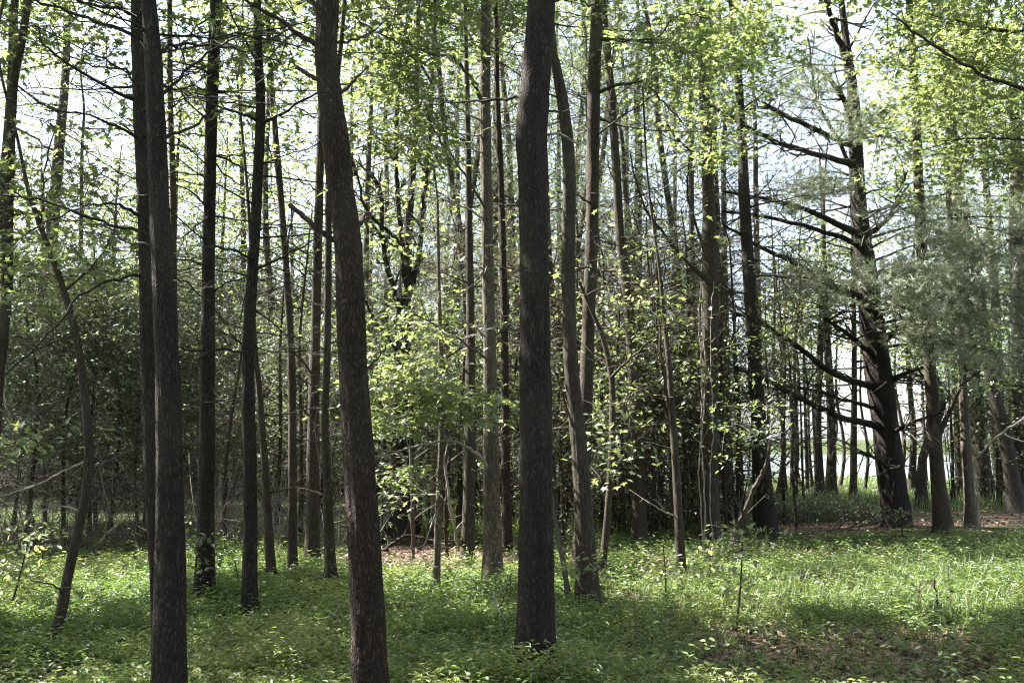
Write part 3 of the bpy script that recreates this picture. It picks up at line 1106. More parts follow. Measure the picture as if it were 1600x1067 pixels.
t = T_(15, 'sapling', 'thin forked stem with trailing twigs in the clearing right of centre', 'sapling',
       [(1030, 420, 5), (1038, 500, 7), (1046, 580, 9), (1054, 700, 11), (1060, 800, 13), (1065, 900, 16)], 'brown', 6.0, 1, seed=18)
t.branch([(1052, 660), (1040, 610), (1032, 540), (1035, 470)], 11.9, 5, 1.6, 6, .35)
t.branch([(1060, 810), (1040, 800), (1015, 785)], 11.4, 3, 1, 4, .3, M_DEAD)
t.auto(7, 1.2, 4.5, 1.0, 3, .3, 9, .4)
T, D = t.grow(t.box_targets(1040, 400, 60, 90, .8, 14))
t.spray(T, D, 9, .09, .25, tint=(.3, 1))
t.done()

t = T_(16, HW, 'dark trunk leaning right, left of the big branching pine', 'tree',
       [(1148, 60, 11), (1158, 190, 14), (1164, 330, 18), (1175, 500, 21), (1184, 640, 22), (1195, 760, 24), (1200, 842, 28)], 'plated', 13, 1, seed=19)
t.auto(18, 2, 9.5, 2.2, 3, .12, 10, .6)
T, D = t.grow(np.vstack([t.box_targets(1150, 640, 80, 110, 1.4, 26, 15), t.box_targets(1210, 540, 50, 60, 1.2, 8, 15.4)]))
t.spray(T, D, 15, .085, .30, 'oval', tint=(.2, 1), flat=.2)
T, D = t.grow(t.box_targets(1170, 60, 80, 70, 1.8, 30, 15))
t.spray(T, D, 14, .12, .34, tint=(0, .5))
t.canopy(t.at(11.5)[0], (2.4, 2.4, 2.0), 28)
t.done()

# the big pine on the right
t = T_(18, 'pine_tree', 'big pine with many long bare limbs sweeping left from its thick trunk', 'tree',
       [(1322, 60, 12), (1330, 120, 16), (1335, 190, 22), (1342, 330, 27), (1354, 430, 35), (1370, 560, 43), (1383, 660, 42), (1394, 760, 45), (1400, 822, 49)], 'plated', 14, 2, seed=20, flare=.06)
DD = t.d
for spec in (([(1338, 230), (1290, 210), (1225, 180), (1190, 160)], 17, 9, 3), ([(1338, 258), (1270, 240), (1215, 222), (1160, 195), (1108, 165)], 16.6, 8, 3),
             ([(1343, 368), (1270, 332), (1190, 310), (1130, 300)], 16.8, 9, 2), ([(1347, 385), (1290, 362), (1200, 340), (1130, 330)], 17.6, 8, 2),
             ([(1345, 470), (1290, 440), (1230, 405), (1180, 382), (1130, 350)], 16.4, 10, 2), ([(1366, 560), (1335, 530), (1305, 508), (1290, 498)], 17.4, 7, 3),
             ([(1372, 605), (1310, 588), (1250, 545), (1185, 500), (1150, 490)], 16.2, 9, 2.5), ([(1380, 668), (1310, 650), (1250, 622), (1195, 592), (1150, 575)], 16.0, 9, 3),
             ([(1378, 640), (1330, 628), (1270, 610), (1215, 600)], 18.0, 6, 2), ([(1360, 450), (1320, 440), (1250, 432), (1180, 430)], 19.5, 6, 2),
             ([(1346, 372), (1385, 345), (1405, 300), (1418, 268)], 17.6, 8, 2), ([(1376, 545), (1410, 510), (1450, 490)], 17.2, 8, 3),
             ([(1338, 208), (1370, 185), (1392, 158)], 18.2, 7, 2), ([(1376, 600), (1410, 585), (1450, 572)], 18.8, 7, 3), ([(1386, 682), (1425, 660), (1470, 645)], 17.5, 6, 2),
             ([(1340, 220), (1370, 212), (1400, 215)], 19.4, 5, 2), ([(1335, 190), (1312, 145), (1285, 115), (1255, 100)], 17.8, 9, 3),
             ([(1330, 120), (1310, 60), (1296, 20), (1285, -20)], 18.4, 10, 4), ([(1390, 740), (1375, 720), (1345, 705)], 18.2, 5, 2), ([(1338, 280), (1300, 200), (1275, 150), (1262, 60)], 19, 6, 2)):
    t.branch(spec[0], spec[1], spec[2], spec[3], 14, .8)
t.auto(14, 2.0, 9.5, 2.8, 3.2, .15, 18, .8)
t.auto(26, 2.4, 10, 3.4, 3.2, .22, 18, .8, az=(math.pi, .75))
T, D = t.grow(np.vstack([t.box_targets(1230, 130, 90, 45, 1.3, 60, 17), t.box_targets(1330, 190, 60, 50, 1.0, 40, 17.5), t.box_targets(1400, 200, 40, 30, 1.0, 12, 18),
                         t.box_targets(1290, 440, 70, 34, 1.2, 40, 16.8), t.box_targets(1270, 300, 70, 40, 1.2, 24, 17)]), .008)
t.needles(T, D, 11, .15, .010, (.2, .95), clump=6, cr=.18)
for (u1, v1, d1, u2, v2, d2) in ((1350, 330, 18.3, 1450, 345, 16.5), (1352, 380, 18.3, 1500, 372, 16.8), (1354, 400, 18.3, 1560, 385, 17.2), (1356, 420, 18.3, 1620, 400, 17.4), (1356, 430, 18.3, 1440, 425, 15.6), (1360, 445, 18.3, 1520, 430, 16.2),
                                 (1362, 460, 18.3, 1600, 455, 16.8), (1364, 480, 18.3, 1450, 478, 15.8), (1366, 490, 18.3, 1540, 485, 16.4), (1366, 500, 18.3, 1620, 512, 16.8), (1352, 320, 18.3, 1600, 310, 19.6), (1364, 480, 18.3, 1650, 470, 16.6),
                                 (1366, 520, 18.3, 1500, 545, 16.2), (1368, 540, 18.3, 1590, 560, 16.6), (1354, 360, 18.3, 1640, 345, 17.6), (1345, 260, 18.3, 1250, 300, 17)):
    A_, B_ = P(u1, v1, d1), P(u2, v2, d2)
    A_ = t.at(A_[2])[0]
    M_ = (A_ + B_) / 2 + np.array([0, 0, .25])
    pth = t._limb(np.array([A_, M_, B_]), .028, .006, 6, .4)
    nb = int(26 * np.linalg.norm(B_ - A_) / 2.2)
    f_ = t.r.uniform(.42, 1.05, nb)
    side = unit(np.cross(B_ - A_, np.array([0, 0, 1.])))
    pp = np.stack([np.interp(f_, np.linspace(0, 1, len(pth)), pth[:, c]) for c in range(3)], -1)
    pp = pp + side * (t.r.normal(0, .34, (nb, 1)) * (1.15 - .6 * f_[:, None])) + t.r.normal(0, .12, (nb, 3)) - np.array([0, 0, .12]) * f_[:, None] * t.r.uniform(0, 2, (nb, 1))
    T, D = t.grow(pp, .006)
    t.needles(T, D, 11, .13, .010, (.3, 1), clump=9, cr=.15)
t.canopy(t.at(12.5)[0], (2.6, 2.6, 2.0), 20)
t.done()

t = T_(19, HW, 'straight trunk with forked low limb right of the big pine', 'tree',
       [(1422, 30, 11), (1430, 150, 13), (1436, 300, 16), (1446, 480, 17), (1455, 600, 19), (1465, 740, 22), (1475, 832, 26)], 'brown', 13, 1, seed=21)
t.branch([(1464, 690), (1480, 650), (1495, 620), (1506, 590), (1510, 540)], 17.2, 7, 3, 6, .5)
t.auto(9, 4, 9.5, 1.8, 4, .2, 9, .5)
T, D = t.grow(np.vstack([t.box_targets(1430, 90, 90, 80, 1.8, 36), t.box_targets(1400, 300, 70, 60, 1.4, 24), t.box_targets(1470, 270, 80, 50, 1.6, 30)]))
t.spray(T, D, 14, .12, .36, tint=(.1, .9))
t.canopy(t.at(11.5)[0], (2.4, 2.4, 2.0), 30)
t.done()

t = T_(20, HW, 'slim pale-barked trunk on the needle bed near the right edge', 'tree',
       [(1498, 480, 11), (1504, 600, 13), (1510, 700, 15), (1518, 824, 18)], 'grey', 10, 1, seed=22)
t.auto(8, 2.5, 8, 1.4, 4, .2, 8, .5)
T, D = t.grow(np.vstack([t.box_targets(1520, 560, 90, 60, 1.6, 60), ]))
t.spray(T, D, 13, .11, .34, tint=(0, .6))
t.done(M_LEAF_D)

t = T_(21, HW, 'stout dark trunk farther back near the right edge', 'tree',
       [(1512, 480, 20), (1522, 600, 22), (1530, 690, 24), (1538, 778, 29)], 'far', 13, 1, seed=23)
t.auto(8, 3, 10, 2.2, 6, .2, 9, .6)
T, D = t.grow(np.vstack([t.box_targets(1540, 590, 120, 80, 2.5, 70)]))
t.spray(T, D, 13, .15, .45, 'diam', tint=(0, .6)) if False else t.spray(T, D, 13, .15, .45, 'oval', tint=(0, .6))
t.done(M_LEAF_D)

t = T_(22, HW, 'dark leaning trunk at the right edge of the picture', 'tree',
       [(1535, 500, 15), (1548, 590, 18), (1572, 690, 21), (1590, 802, 25)], 'far', 12, 1, seed=24)
t.auto(8, 2.5, 9, 1.8, 5, .2, 9, .5)
t.canopy(t.at(10)[0], (2.4, 2.4, 2.0), 24)
t.done()
t = T_('22b', HW, 'dark upright trunk cut by the right edge beside the leaning one', 'tree',
       [(1590, 300, 19), (1592, 560, 22), (1595, 700, 24), (1597, 800, 28)], 'far', 12, 1, seed=25)
t.auto(8, 2.5, 9, 1.8, 5, .2, 9, .5)
t.canopy(t.at(10)[0], (2.4, 2.4, 2.0), 24)
t.done()

t = T_(23, HW, 'slim dark trunk running up along the left edge of the picture', 'tree',
       [(44, 0, 11), (33, 70, 13), (20, 140, 15), (13, 300, 16), (11, 430, 17), (4, 530, 18), (-6, 620, 18), (-14, 800, 21), (-16, 985, 25)], 'brown', 10, 1, seed=26)
t.auto(9, 2.0, 7, 1.3, 3.5, .2, 8, .4)
T, D = t.grow(np.vstack([t.box_targets(20, 60, 60, 70, .8, 22), t.box_targets(30, 300, 70, 90, .8, 34), t.box_targets(60, 420, 80, 60, .9, 26)]))
t.spray(T, D, 10, .08, .26, tint=(.2, 1))
t.canopy(t.at(9)[0], (2.4, 2.4, 2.0), 36)
t.done()

t = T_(24, 'sapling', 'bowed dark sapling curving up from the green floor at left', 'sapling',
       [(28, 220, 5), (45, 300, 7), (62, 350, 9), (95, 440, 11), (122, 540, 12), (138, 680, 14), (136, 760, 15), (122, 830, 15), (106, 900, 16), (95, 960, 17), (79, 1016, 18)], 'brown', 5.5, 2, seed=27, flare=.2)
t.branch([(136, 720), (100, 735), (60, 756), (0, 776), (-30, 790)], 7.6, 3, 1.6, 2, .2, M_DEAD)
t.branch([(128, 800), (90, 790), (50, 808), (15, 826)], 7.9, 2.6, 1, 4, .3, M_DEAD)
t.branch([(64, 355), (68, 310), (72, 250), (90, 190)], 8, 4, 1.2, 8, .35)
t.branch([(100, 455), (140, 420), (180, 350), (150, 300)], 8.2, 3.5, 1.2, 8, .35)
t.branch([(118, 525), (70, 540), (20, 570)], 8, 3, 1, 6, .35)
t.branch([(100, 930), (85, 915), (48, 906)], 7.4, 3, 1, 3, .3)
T, D = t.grow(np.vstack([t.box_targets(130, 290, 90, 90, .9, 34), t.box_targets(160, 410, 80, 70, .9, 26), t.box_targets(50, 470, 70, 60, .8, 14), t.box_targets(30, 690, 55, 30, .4, 10, 7.4)]))
t.spray(T, D, 11, .075, .25, tint=(.2, 1))
t.done()

t = T_(25, 'pine_tree', 'pine trunk standing far behind the bare left branches', 'tree',
       [(105, 20, 11), (102, 120, 13), (95, 200, 16), (84, 330, 18), (76, 430, 20), (66, 600, 23), (60, 772, 28)], 'far', 17, 1, seed=28)
t.auto(14, 6, 15, 3, 7, .1, 12, .8)
T, D = t.grow(np.vstack([t.box_targets(150, 120, 90, 90, 2.5, 50), t.box_targets(50, 220, 90, 110, 2.5, 50), t.box_targets(190, 380, 110, 70, 2.5, 50)]), .01)
t.needles(T, D, 9, .17, .012, clump=4, cr=.25)
t.done()

t = T_(26, HW, 'very thin trunk glimpsed right behind the close pair at left', 'tree',
       [(265, 0, 8), (266, 150, 9), (270, 280, 10), (271, 440, 11), (275, 700, 13), (280, 868, 15)], 'brown', 11, 1, seed=29)
t.auto(12, 3, 8, 1.8, 2.4, .2, 9, .5)
T, D = t.grow(t.box_targets(290, 200, 70, 160, 1.6, 34))
t.spray(T, D, 13, .11, .3, tint=(.3, 1))
t.canopy(t.at(9.5)[0], (2, 2, 1.8), 22)
t.done()

# the many-stemmed pine left of centre
t = T_(27, 'pine_tree', 'old dark pine splitting into several stems, behind and left of centre', 'tree',
       [(640, 330, 12), (634, 420, 18), (630, 520, 26), (629, 640, 32), (628, 760, 38), (627, 848, 46)], 'plated', 11, 1, seed=30)
t.branch([(631, 500), (612, 440), (598, 380), (596, 310), (580, 270)], 15, 8, 4, 8, .6, name='stem')
t.branch([(633, 470), (628, 380), (622, 300), (618, 230), (622, 100), (626, -40)], 15.4, 8, 4, 8, .6, name='stem')
t.branch([(633, 480), (655, 400), (660, 320), (668, 260), (676, 120), (680, -40)], 16.5, 8, 4, 8, .6, name='stem')
t.branch([(628, 700), (600, 640), (575, 600), (565, 560)], 14.6, 6, 2, 10, .6)
t.branch([(596, 380), (575, 330), (560, 280), (548, 250)], 15, 5, 2, 10, .6)
t.branch([(630, 560), (580, 490), (560, 440)], 14.8, 4, 1.5, 12, .6)
t.branch([(632, 620), (665, 600), (700, 560), (740, 530)], 15, 4, 1.5, 12, .6)
t.auto(10, 1.4, 6, 1.8, 3.2, .1, 14, .6, M_DEAD)
T, D = t.grow(np.vstack([t.box_targets(610, 450, 70, 120, 1.6, 50), t.box_targets(680, 380, 70, 120, 1.6, 60)]), .008)
t.needles(T, D, 9, .12, .007, clump=4, cr=.16)
T, D = t.grow(np.vstack([t.box_targets(650, 520, 100, 90, 1.4, 44, 14), t.box_targets(620, 330, 90, 90, 1.4, 40, 13.6)]), .006)
t.spray(T, D, 14, .10, .32, 'oval', tint=(.1, .8))
t.canopy((-3.8, 18.4, 11.2), (3.2, 3.0, 1.8), 66)  # this crown and the next added off the stem to shade the right floor
t.canopy((-.4, 19.4, 11.4), (3.2, 3.0, 1.8), 66)
t.done()

t = T_(28, 'sapling', 'spindly maple sapling with layered sunlit leaves beside the pale trunk', 'sapling',
       [(684, 350, 5), (686, 460, 6), (689, 560, 8), (690, 680, 9), (685, 800, 10), (681, 930, 12)], 'grey', 4.6, 1, seed=31, flare=.2)
t.branch([(689, 640), (660, 612), (620, 596), (580, 590)], 9.8, 4, 1, 6, .3)
t.branch([(690, 650), (720, 628), (755, 624)], 9.6, 4, 1, 5, .3)
t.branch([(687, 760), (660, 745), (630, 738)], 10, 3, 1, 6, .3, M_DEAD)
t.branch([(686, 790), (670, 830), (655, 880)], 10.4, 3, 1, 4, .3, M_DEAD)
t.auto(8, .8, 3.4, .7, 3, .25, 8, .3, M_DEAD)
T, D = t.grow(np.vstack([t.box_targets(640, 615, 90, 20, .8, 50, 9.9), t.box_targets(610, 660, 60, 24, .8, 26, 10), t.box_targets(720, 640, 60, 26, .7, 34, 9.8), t.box_targets(650, 575, 80, 22, .8, 30, 10.2),
                         t.box_targets(640, 740, 50, 30, .6, 14, 10.2), t.box_targets(690, 530, 60, 60, .7, 20), t.box_targets(600, 790, 30, 20, .4, 5, 10.2)]))
t.spray(T, D, 13, .085, .24, tint=(.25, 1), flat=.22)
t.done()

t = T_(30, HW, 'thin reddish trunk in the gap between pale trunk and thick centre trunk', 'tree',
       [(777, 150, 9), (783, 300, 10), (788, 500, 12), (790, 700, 13), (793, 868, 17)], 'red', 11, 1, seed=32)
t.auto(16, 1.5, 9, 1.8, 2.4, .1, 10, .5, M_DEAD)
t.done()

# off the right edge: the maple whose leafy limbs reach into the picture
t = T_(40, HW, 'maple standing just outside the right edge, bright leafy limbs reaching in', 'tree',
       [(1690, 0, 26), (1700, 400, 30), (1705, 940, 38)], 'brown', 12, 1, seed=33)
t.branch([(1693, 180), (1600, 140), (1540, 120), (1480, 85), (1430, 50), (1400, 30)], 9.8, 6, 2, 10, .5)
t.branch([(1695, 60), (1640, 30), (1575, 50), (1500, 35), (1440, 20)], 10.6, 5, 2, 10, .5)
t.branch([(1695, 260), (1640, 230), (1560, 215), (1480, 220)], 10.5, 5, 1.6, 10, .5)
T, D = t.grow(np.vstack([t.box_targets(1540, 60, 110, 70, 1.6, 80, 10.8), t.box_targets(1500, 170, 120, 80, 1.6, 90, 11.4), t.box_targets(1580, 240, 80, 70, 1.3, 46, 11), t.box_targets(1420, 60, 70, 50, 1.2, 26, 10.6)]))
t.spray(T, D, 17, .088, .28, tint=(.15, 1))
t.canopy(t.at(10.5)[0], (2.6, 2.6, 2.2), 44)
t.done()

# --- trees outside the left edge whose crowns shade the floor -------------
for i, (x, y, h) in enumerate(((-8.2, 11.5, 11), (-10.5, 14.5, 12), (-9.6, 18.5, 13), (-13, 18, 13), (-12.5, 12, 11), (-6.4, 8.6, 10), (7.5, 9.0, 11))):
    d = y
    u = 800 + F * x / (y * CP)
    v0, v1 = None, None
    pts = [(800 + x / d * F / (CP - ((533.5 - v) / F) * SP) ** -1, v, w) for v, w in ((300, 26 * 8 / d + 8), (690 + CAM_H * F / d * .985, 40 * 8 / d + 8))]
    t = Tree(HW, 'tall shady tree beyond the left edge of the picture' if x < 0 else 'tall shady tree beyond the right edge of the picture', 'tree', pts, 'plated', h, 1, d=d, seed=60 + i, group='shade trees outside the picture' if x < 0 else None)
    t.auto(5, 3, h - 2, 1.6, 5, .2, 6, .5)
    t.canopy(t.at(h - 2)[0], (3.2, 3.2, 2.4), 62, 95)
    t.done()


# ------------------------------------------------------------------ prototypes of the trees behind, then copies
def proto_base(u, v):
    d = ground_d(v)
    return d


def far_broadleaf(u, v, label, seed, h=9.0, w=12, n=60, group=None, wob=10, leaf=M_LEAF, low=.25, tint=(.1, 1), size=.15, rad=1.5):
    r = np.random.default_rng(seed)
    d = ground_d(v)
    vt = v - h * .7 * F / d
    pts = [(u, v, w * 1.25), (u + r.normal(0, wob), v - .3 * (v - vt), w), (u + r.normal(0, wob), v - .65 * (v - vt), w * .8), (u + r.normal(0, wob), vt, w * .55)]
    t = Tree(HW, label, 'tree', pts, 'far', h, 1 if w > 15 else 0, seed=seed, group=group)
    c = t.at(h * .62)[0]
    g = unit(r.normal(0, 1, (n, 3))) * r.uniform(.1, 1, (n, 1)) ** .5
    T = c + g * np.array([rad, rad, h * (.62 - low) if h * .62 - h * low > .5 else .5])
    T, D = t.grow(T, .012, k=6)
    t.spray(T, D, 15, size, .42, 'oval', tint=tint)
    t.auto(5, .9, h * .4, 1.2, 4, .3, 6, .5)
    t.done(leaf)
    return t.root


def far_pine(u, v, label, seed, h=14.0, w=14, n=90, group=None, dead=.55, nd=M_NEEDLE, needles=True, rad=2.3):
    r = np.random.default_rng(seed)
    d = ground_d(v)
    pts = [(u, v, w * 1.3), (u + r.normal(0, 8), v - 2.5 * F / d, w * 1.05), (u + r.normal(0, 14), v - 5 * F / d, w * .9), (u + r.normal(0, 18), v - 8 * F / d, w * .75)]
    t = Tree('pine_tree', label, 'tree', pts, 'red' if r.uniform() < .5 else 'far', h, 1 if w > 15 else 0, seed=seed, group=group)
    # whorls of dead limbs below, live boughs above
    m = int(24 * dead / .55)
    Pd = []
    for _ in range(m):
        z = r.uniform(1.2, h * dead)
        c, tr = t.at(z)
        a = r.uniform(0, 6.28)
        L = r.uniform(.6, 1.9)
        Pd.append(c + np.array([math.cos(a) * L, math.sin(a) * L, r.uniform(-.35, .3) * L]))
    T, D = t.grow(np.array(Pd), .012, True, 6, .12)
    b = t.ddw
    t._twigs(b, T[np.argsort(r.uniform(size=len(T)))], 90, .5, .005)
    for _ in range(6):
        nn = np.concatenate(t.nodes[-1:])
        t._twigs(b, nn, 40, .55, .004)
    if needles:
        g = []
        for _ in range(n):
            z = r.uniform(h * dead * .75, h)
            c, tr = t.at(z)
            a = r.uniform(0, 6.28)
            L = rad * (1.05 - .75 * max(0, (z - h * dead) / (h * (1 - dead)))) * r.uniform(.35, 1)
            g.append(c + np.array([math.cos(a) * L, math.sin(a) * L, .12 * L + r.normal(0, .12)]))
        T, D = t.grow(np.array(g), .012, k=6)
        t.needles(T, D, 9, .16, .011, (0, .95), clump=9, cr=.24)
    # brown needles hung up in the dead limbs
    nn = np.concatenate(t.nodes[1:2])
    i = r.integers(0, len(nn), 260)
    tb = Buf()
    tufts(tb, nn[i] + r.normal(0, .14, (260, 3)), r.normal(0, 1, (260, 3)) * np.array([1, 1, .5]), .14, .008, 8, r, .7)
    part('brown_needles', tb, M_NEEDLE_B, t.root, stuff=True)
    t.done(needle=nd, dead=BARK['far'] if r.uniform() < .35 else M_TWIG)
    return t.root


def cedar(u, v, label, seed, h=4.6, group=None, n=170, dense=1.0, low=.28):
    r = np.random.default_rng(seed)
    d = ground_d(v)
    pts = [(u, v, 7), (u + r.normal(0, 10), v - h * .5 * F / d, 5), (u + r.normal(0, 14), v - h * .85 * F / d, 3)]
    t = Tree('evergreen_shrub', label, 'shrub', pts, 'brown', h, 0, seed=seed, group=group)
    g = []
    for _ in range(n):
        z = h * r.uniform(.10, 1)
        c, tr = t.at(z)
        a = r.uniform(0, 6.28)
        L = 1.75 * (1.15 - .8 * z / h) * r.uniform(.25, 1)
        g.append(c + np.array([math.cos(a) * L, math.sin(a) * L, .1 * L + r.normal(0, .1)]))
    T, D = t.grow(np.array(g), .008, k=6)
    nn = t.nodes[-1]
    for q in range(8):
        t._twigs(t.ddw if q % 2 else t.tw, nn[r.permutation(len(nn))[:80]], 62, 1.0, .0055)
    hi = T[:, 2] > h * low
    T2, D2 = T[hi], D[hi]
    k = int(20 * dense)
    i = np.repeat(np.arange(len(T2)), np.where(T2[:, 2] > h * .55, k + 6, k))
    pos = T2[i] + r.normal(0, .19, (len(i), 3)) * np.array([1, 1, .6])
    leaves(t.cr, pos, .085, DIAM, DIAM_T, .7, None, r.uniform(0, 1, len(i)), r)
    t.done(M_CEDAR, dead=M_DEAD)
    return t.root


def place(root, spots, jitter=0.0, labels=None):
    """copies of a tree on the ground below picture positions (u, v)"""
    r = np.random.default_rng(len(spots) * 7 + 5)
    out = []
    for k, s in enumerate(spots):
        d = ground_d(s[1])
        x = P(s[0], s[1], d)[0]
        scl = s[2] if len(s) > 2 else r.uniform(.85, 1.15)
        loc = (x, d, float(gz(x, d)) - .03)
        out.append(copy_tree(root, loc, r.uniform(0, 6.28), float(scl)))
        if labels:
            out[-1]['label'] = labels[k]
    return out


# dark evergreen thicket behind the left trunks
GL = 'evergreen thicket behind the left trunks'
LB = 'dense dark evergreen shrub full of dead twigs in the shaded left thicket'
c1 = cedar(40, 850, LB, 201, 4.8, GL)
c2 = cedar(170, 842, LB, 202, 4.4, GL)
c3 = cedar(330, 832, LB, 203, 5.2, GL)
place(c1, [(330, 812, .9), (240, 790, 1.1), (-60, 858, .9), (470, 822, .8), (120, 812, 1.0)])
place(c2, [(150, 828, 1.0), (320, 835, .8), (70, 815, 1.0), (215, 842, .8), (40, 790, 1.2), (100, 850, .9), (270, 818, .9), (400, 812, .8), (-30, 820, 1.0)])
place(c3, [(110, 790, 1.1), (410, 795, .9), (250, 835, .8), (20, 830, .9), (-130, 835, 1.1), (190, 800, 1.0), (350, 800, .9)])
LBF = 'small evergreen far back under the tall pines'
c4 = cedar(620, 800, LBF, 204, 4.0, 'evergreens far back in the middle', low=.08)
place(c4, [(520, 796, 1.0), (780, 790, 1.0), (940, 788, 1.0), (1090, 788, 1.0), (450, 778, 1.5), (300, 775, 1.6), (150, 773, 1.7), (0, 772, 1.7), (375, 768, 1.7), (225, 766, 1.8), (70, 765, 1.8), (530, 770, 1.6), (620, 772, 1.5), (740, 772, 1.5), (830, 774, 1.4), (985, 776, 1.3), (-90, 770, 1.8)])

# pines in the middle distance
GP = 'slender pines in the middle distance'
LP = 'slender pine with dead brown lower limbs in the middle distance'
p1 = far_pine(880, 822, LP, 301, 14, 15, 130, GP, .45)
p2 = far_pine(738, 812, LP, 302, 15, 13, 140, GP, .4)
p3 = far_pine(1132, 795, LP, 303, 13, 16, 130, GP, .45)
place(p1, [(560, 800, 1.0), (1085, 806, .9), (820, 786, 1.2), (955, 796, .95), (1190, 788, 1.0)])
place(p2, [(1140, 790, 1.0), (880, 800, .9), (1015, 798, .9), (705, 792, 1.1), (1075, 796, 1.1), (905, 784, 1.15), (640, 786, 1.1)])
place(p3, [(1000, 780, 1.2), (770, 778, 1.2), (1570, 778, 1.1), (1640, 790, 1.1)])

# leafy understory bushes
def bush(u, v, label, seed, h=3.2, n=70, group=None, leaf=M_LEAF_D, tint=(.1, .9), rad=1.2, brown=0):
    r = np.random.default_rng(seed)
    d = ground_d(v)
    t = Tree('understory_shrub', label, 'shrub', [(u, v, 7), (u + r.normal(0, 6), v - h * .45 * F / d, 5), (u + r.normal(0, 10), v - h * .8 * F / d, 3)], 'brown', h, 0, seed=seed, group=group)
    for k in range(4):
        a = r.uniform(0, 6.28)
        b0 = t.base + np.array([math.cos(a) * .06, math.sin(a) * .06, -.05])
        e = t.base + np.array([math.cos(a) * rad * r.uniform(.3, .7), math.sin(a) * rad * r.uniform(.3, .7), h * r.uniform(.6, .95)])
        t._limb(np.array([b0, b0 * .6 + e * .4 + np.array([0, 0, .2 * h]), e]), .014, .004, 10, .5, name='stem')
    g = unit(r.normal(0, 1, (n, 3))) * r.uniform(.1, 1, (n, 1)) ** .5
    T = t.base + np.array([0, 0, h * .58]) + g * np.array([rad, rad, h * .5])
    T, D = t.grow(T, .007, k=6)
    for _ in range(5):
        t._twigs(t.ddw, t.nodes[-1][r.permutation(len(t.nodes[-1]))[:80]], 55, .85, .0045)
    t.spray(T, D, 15, .085, .30, 'oval', tint=tint, flat=.22)
    if brown:
        i = r.integers(0, len(t.nodes[-1]), brown)
        tufts(t.nd, t.nodes[-1][i] + r.normal(0, .12, (brown, 3)), r.normal(0, 1, (brown, 3)), .13, .007, 7, r, .7)
    t.done(leaf, M_NEEDLE_B, BARK['brown'])
    return t.root


GU = 'leafy understory shrubs behind the trunks'
LU = 'leafy understory shrub with twiggy stems behind the front trunks'
u1 = bush(1020, 845, LU, 351, 3.4, 70, GU, M_LEAF_D)
u2 = bush(590, 842, LU, 352, 3.2, 80, GU, M_LEAF_D)
u3 = bush(1150, 838, LU, 353, 4.2, 60, GU, M_LEAF, (.1, 1), 1.3, 160)
place(u1, [(880, 852, .8), (960, 835, 1.1), (1085, 830, 1.2), (720, 838, 1.0), (800, 820, 1.3), (500, 828, 1.1), (1560, 790, 1.2), (640, 815, 1.3)])
place(u2, [(670, 850, .7), (1030, 812, 1.3), (920, 810, 1.3), (560, 812, 1.4), (430, 800, 1.5), (1600, 800, 1.0), (760, 805, 1.4)])
place(u3, [(1000, 802, 1.6), (1090, 796, 1.6), (850, 800, 1.6), (905, 838, 1.0), (985, 822, 1.2), (1065, 838, .9), (1130, 818, 1.2), (830, 835, .9), (690, 815, 1.2), (1490, 785, 1.2), (1590, 775, 1.4)])

# thin bare saplings between the trunks
def thin(u, v, label, seed, h, group):
    r = np.random.default_rng(seed)
    d = ground_d(v)
    t = Tree('sapling', label, 'sapling', [(u, v, 6.5), (u + r.normal(0, 8), v - h * .3 * F / d, 5.5), (u + r.normal(0, 12), v - h * .6 * F / d, 4), (u + r.normal(0, 16), v - h * .9 * F / d, 2.5)], 'brown', h, 0, seed=seed, group=group)
    for q in range(16):
        t.auto(1, .7, h * .95, 1.1, 2.2, .45, 9, .5)
    i = r.integers(0, len(t.nodes[-1]), 8)
    T, D = t.grow(t.at(h * .6)[0] + r.normal(0, 1, (16, 3)) * np.array([.7, .7, h * .22]), .005)
    t.spray(T, D, 9, .08, .26, 'oval', tint=(.2, 1), flat=.2)
    t.done(M_LEAF)
    return t.root


GS = 'thin twiggy saplings between the trunks'
LS = 'thin twiggy sapling between the front trunks'
s1 = thin(1020, 838, LS, 361, 5.5, GS)
s2 = thin(866, 842, LS, 362, 4.8, GS)
s3 = thin(560, 848, LS, 363, 5.2, GS)
place(s1, [(975, 846, .9), (1080, 826, 1.1), (1135, 842, .9), (905, 820, 1.2), (470, 846, 1.0), (715, 840, 1.1), (225, 850, 1.0), (1225, 815, 1.0)])
place(s2, [(1050, 848, 1.0), (940, 832, 1.1), (1160, 828, 1.2), (1010, 818, 1.3), (655, 838, 1.0), (790, 838, 1.0), (350, 852, 1.0), (600, 826, 1.2)])
place(s3, [(1095, 846, .9), (1035, 828, 1.2), (885, 834, 1.0), (1180, 840, .9), (430, 836, 1.1), (740, 822, 1.2), (140, 846, 1.0), (1245, 822, .8)])

# slim broadleaf trees standing against the bright lake on the right
GR = 'slim trees against the bright water on the right'
f1 = far_broadleaf(1282, 782, 'pair-like dark slim trunk left of the sunlit grass opening', 401, 10, 13, 70, None, 6, low=.42)
f2 = far_broadleaf(1298, 780, 'slim dark trunk standing right against its twin by the sunlit grass', 402, 10, 14, 60, None, 5, rad=1.3, low=.42)
f3 = far_broadleaf(1333, 784, 'single thin straight trunk in the sunlit grass opening left of the big pine', 403, 10, 10, 56, None, 2, rad=1.3, low=.42)
f4 = far_broadleaf(1424, 772, 'thin reddish leaning trunk seen behind the big pine', 404, 9, 10, 56, None, 8, rad=1.3, low=.42)
f5 = far_broadleaf(1440, 792, 'short forked dark trunk between the big pine and its right neighbour', 405, 6, 14, 40, None, 14, M_LEAF_D, rad=1.2)
LR = 'thin bare-stemmed tree against the bright water'
f6 = far_broadleaf(1215, 782, LR, 406, 8, 7, 44, GR, 6, rad=1.1, low=.42)
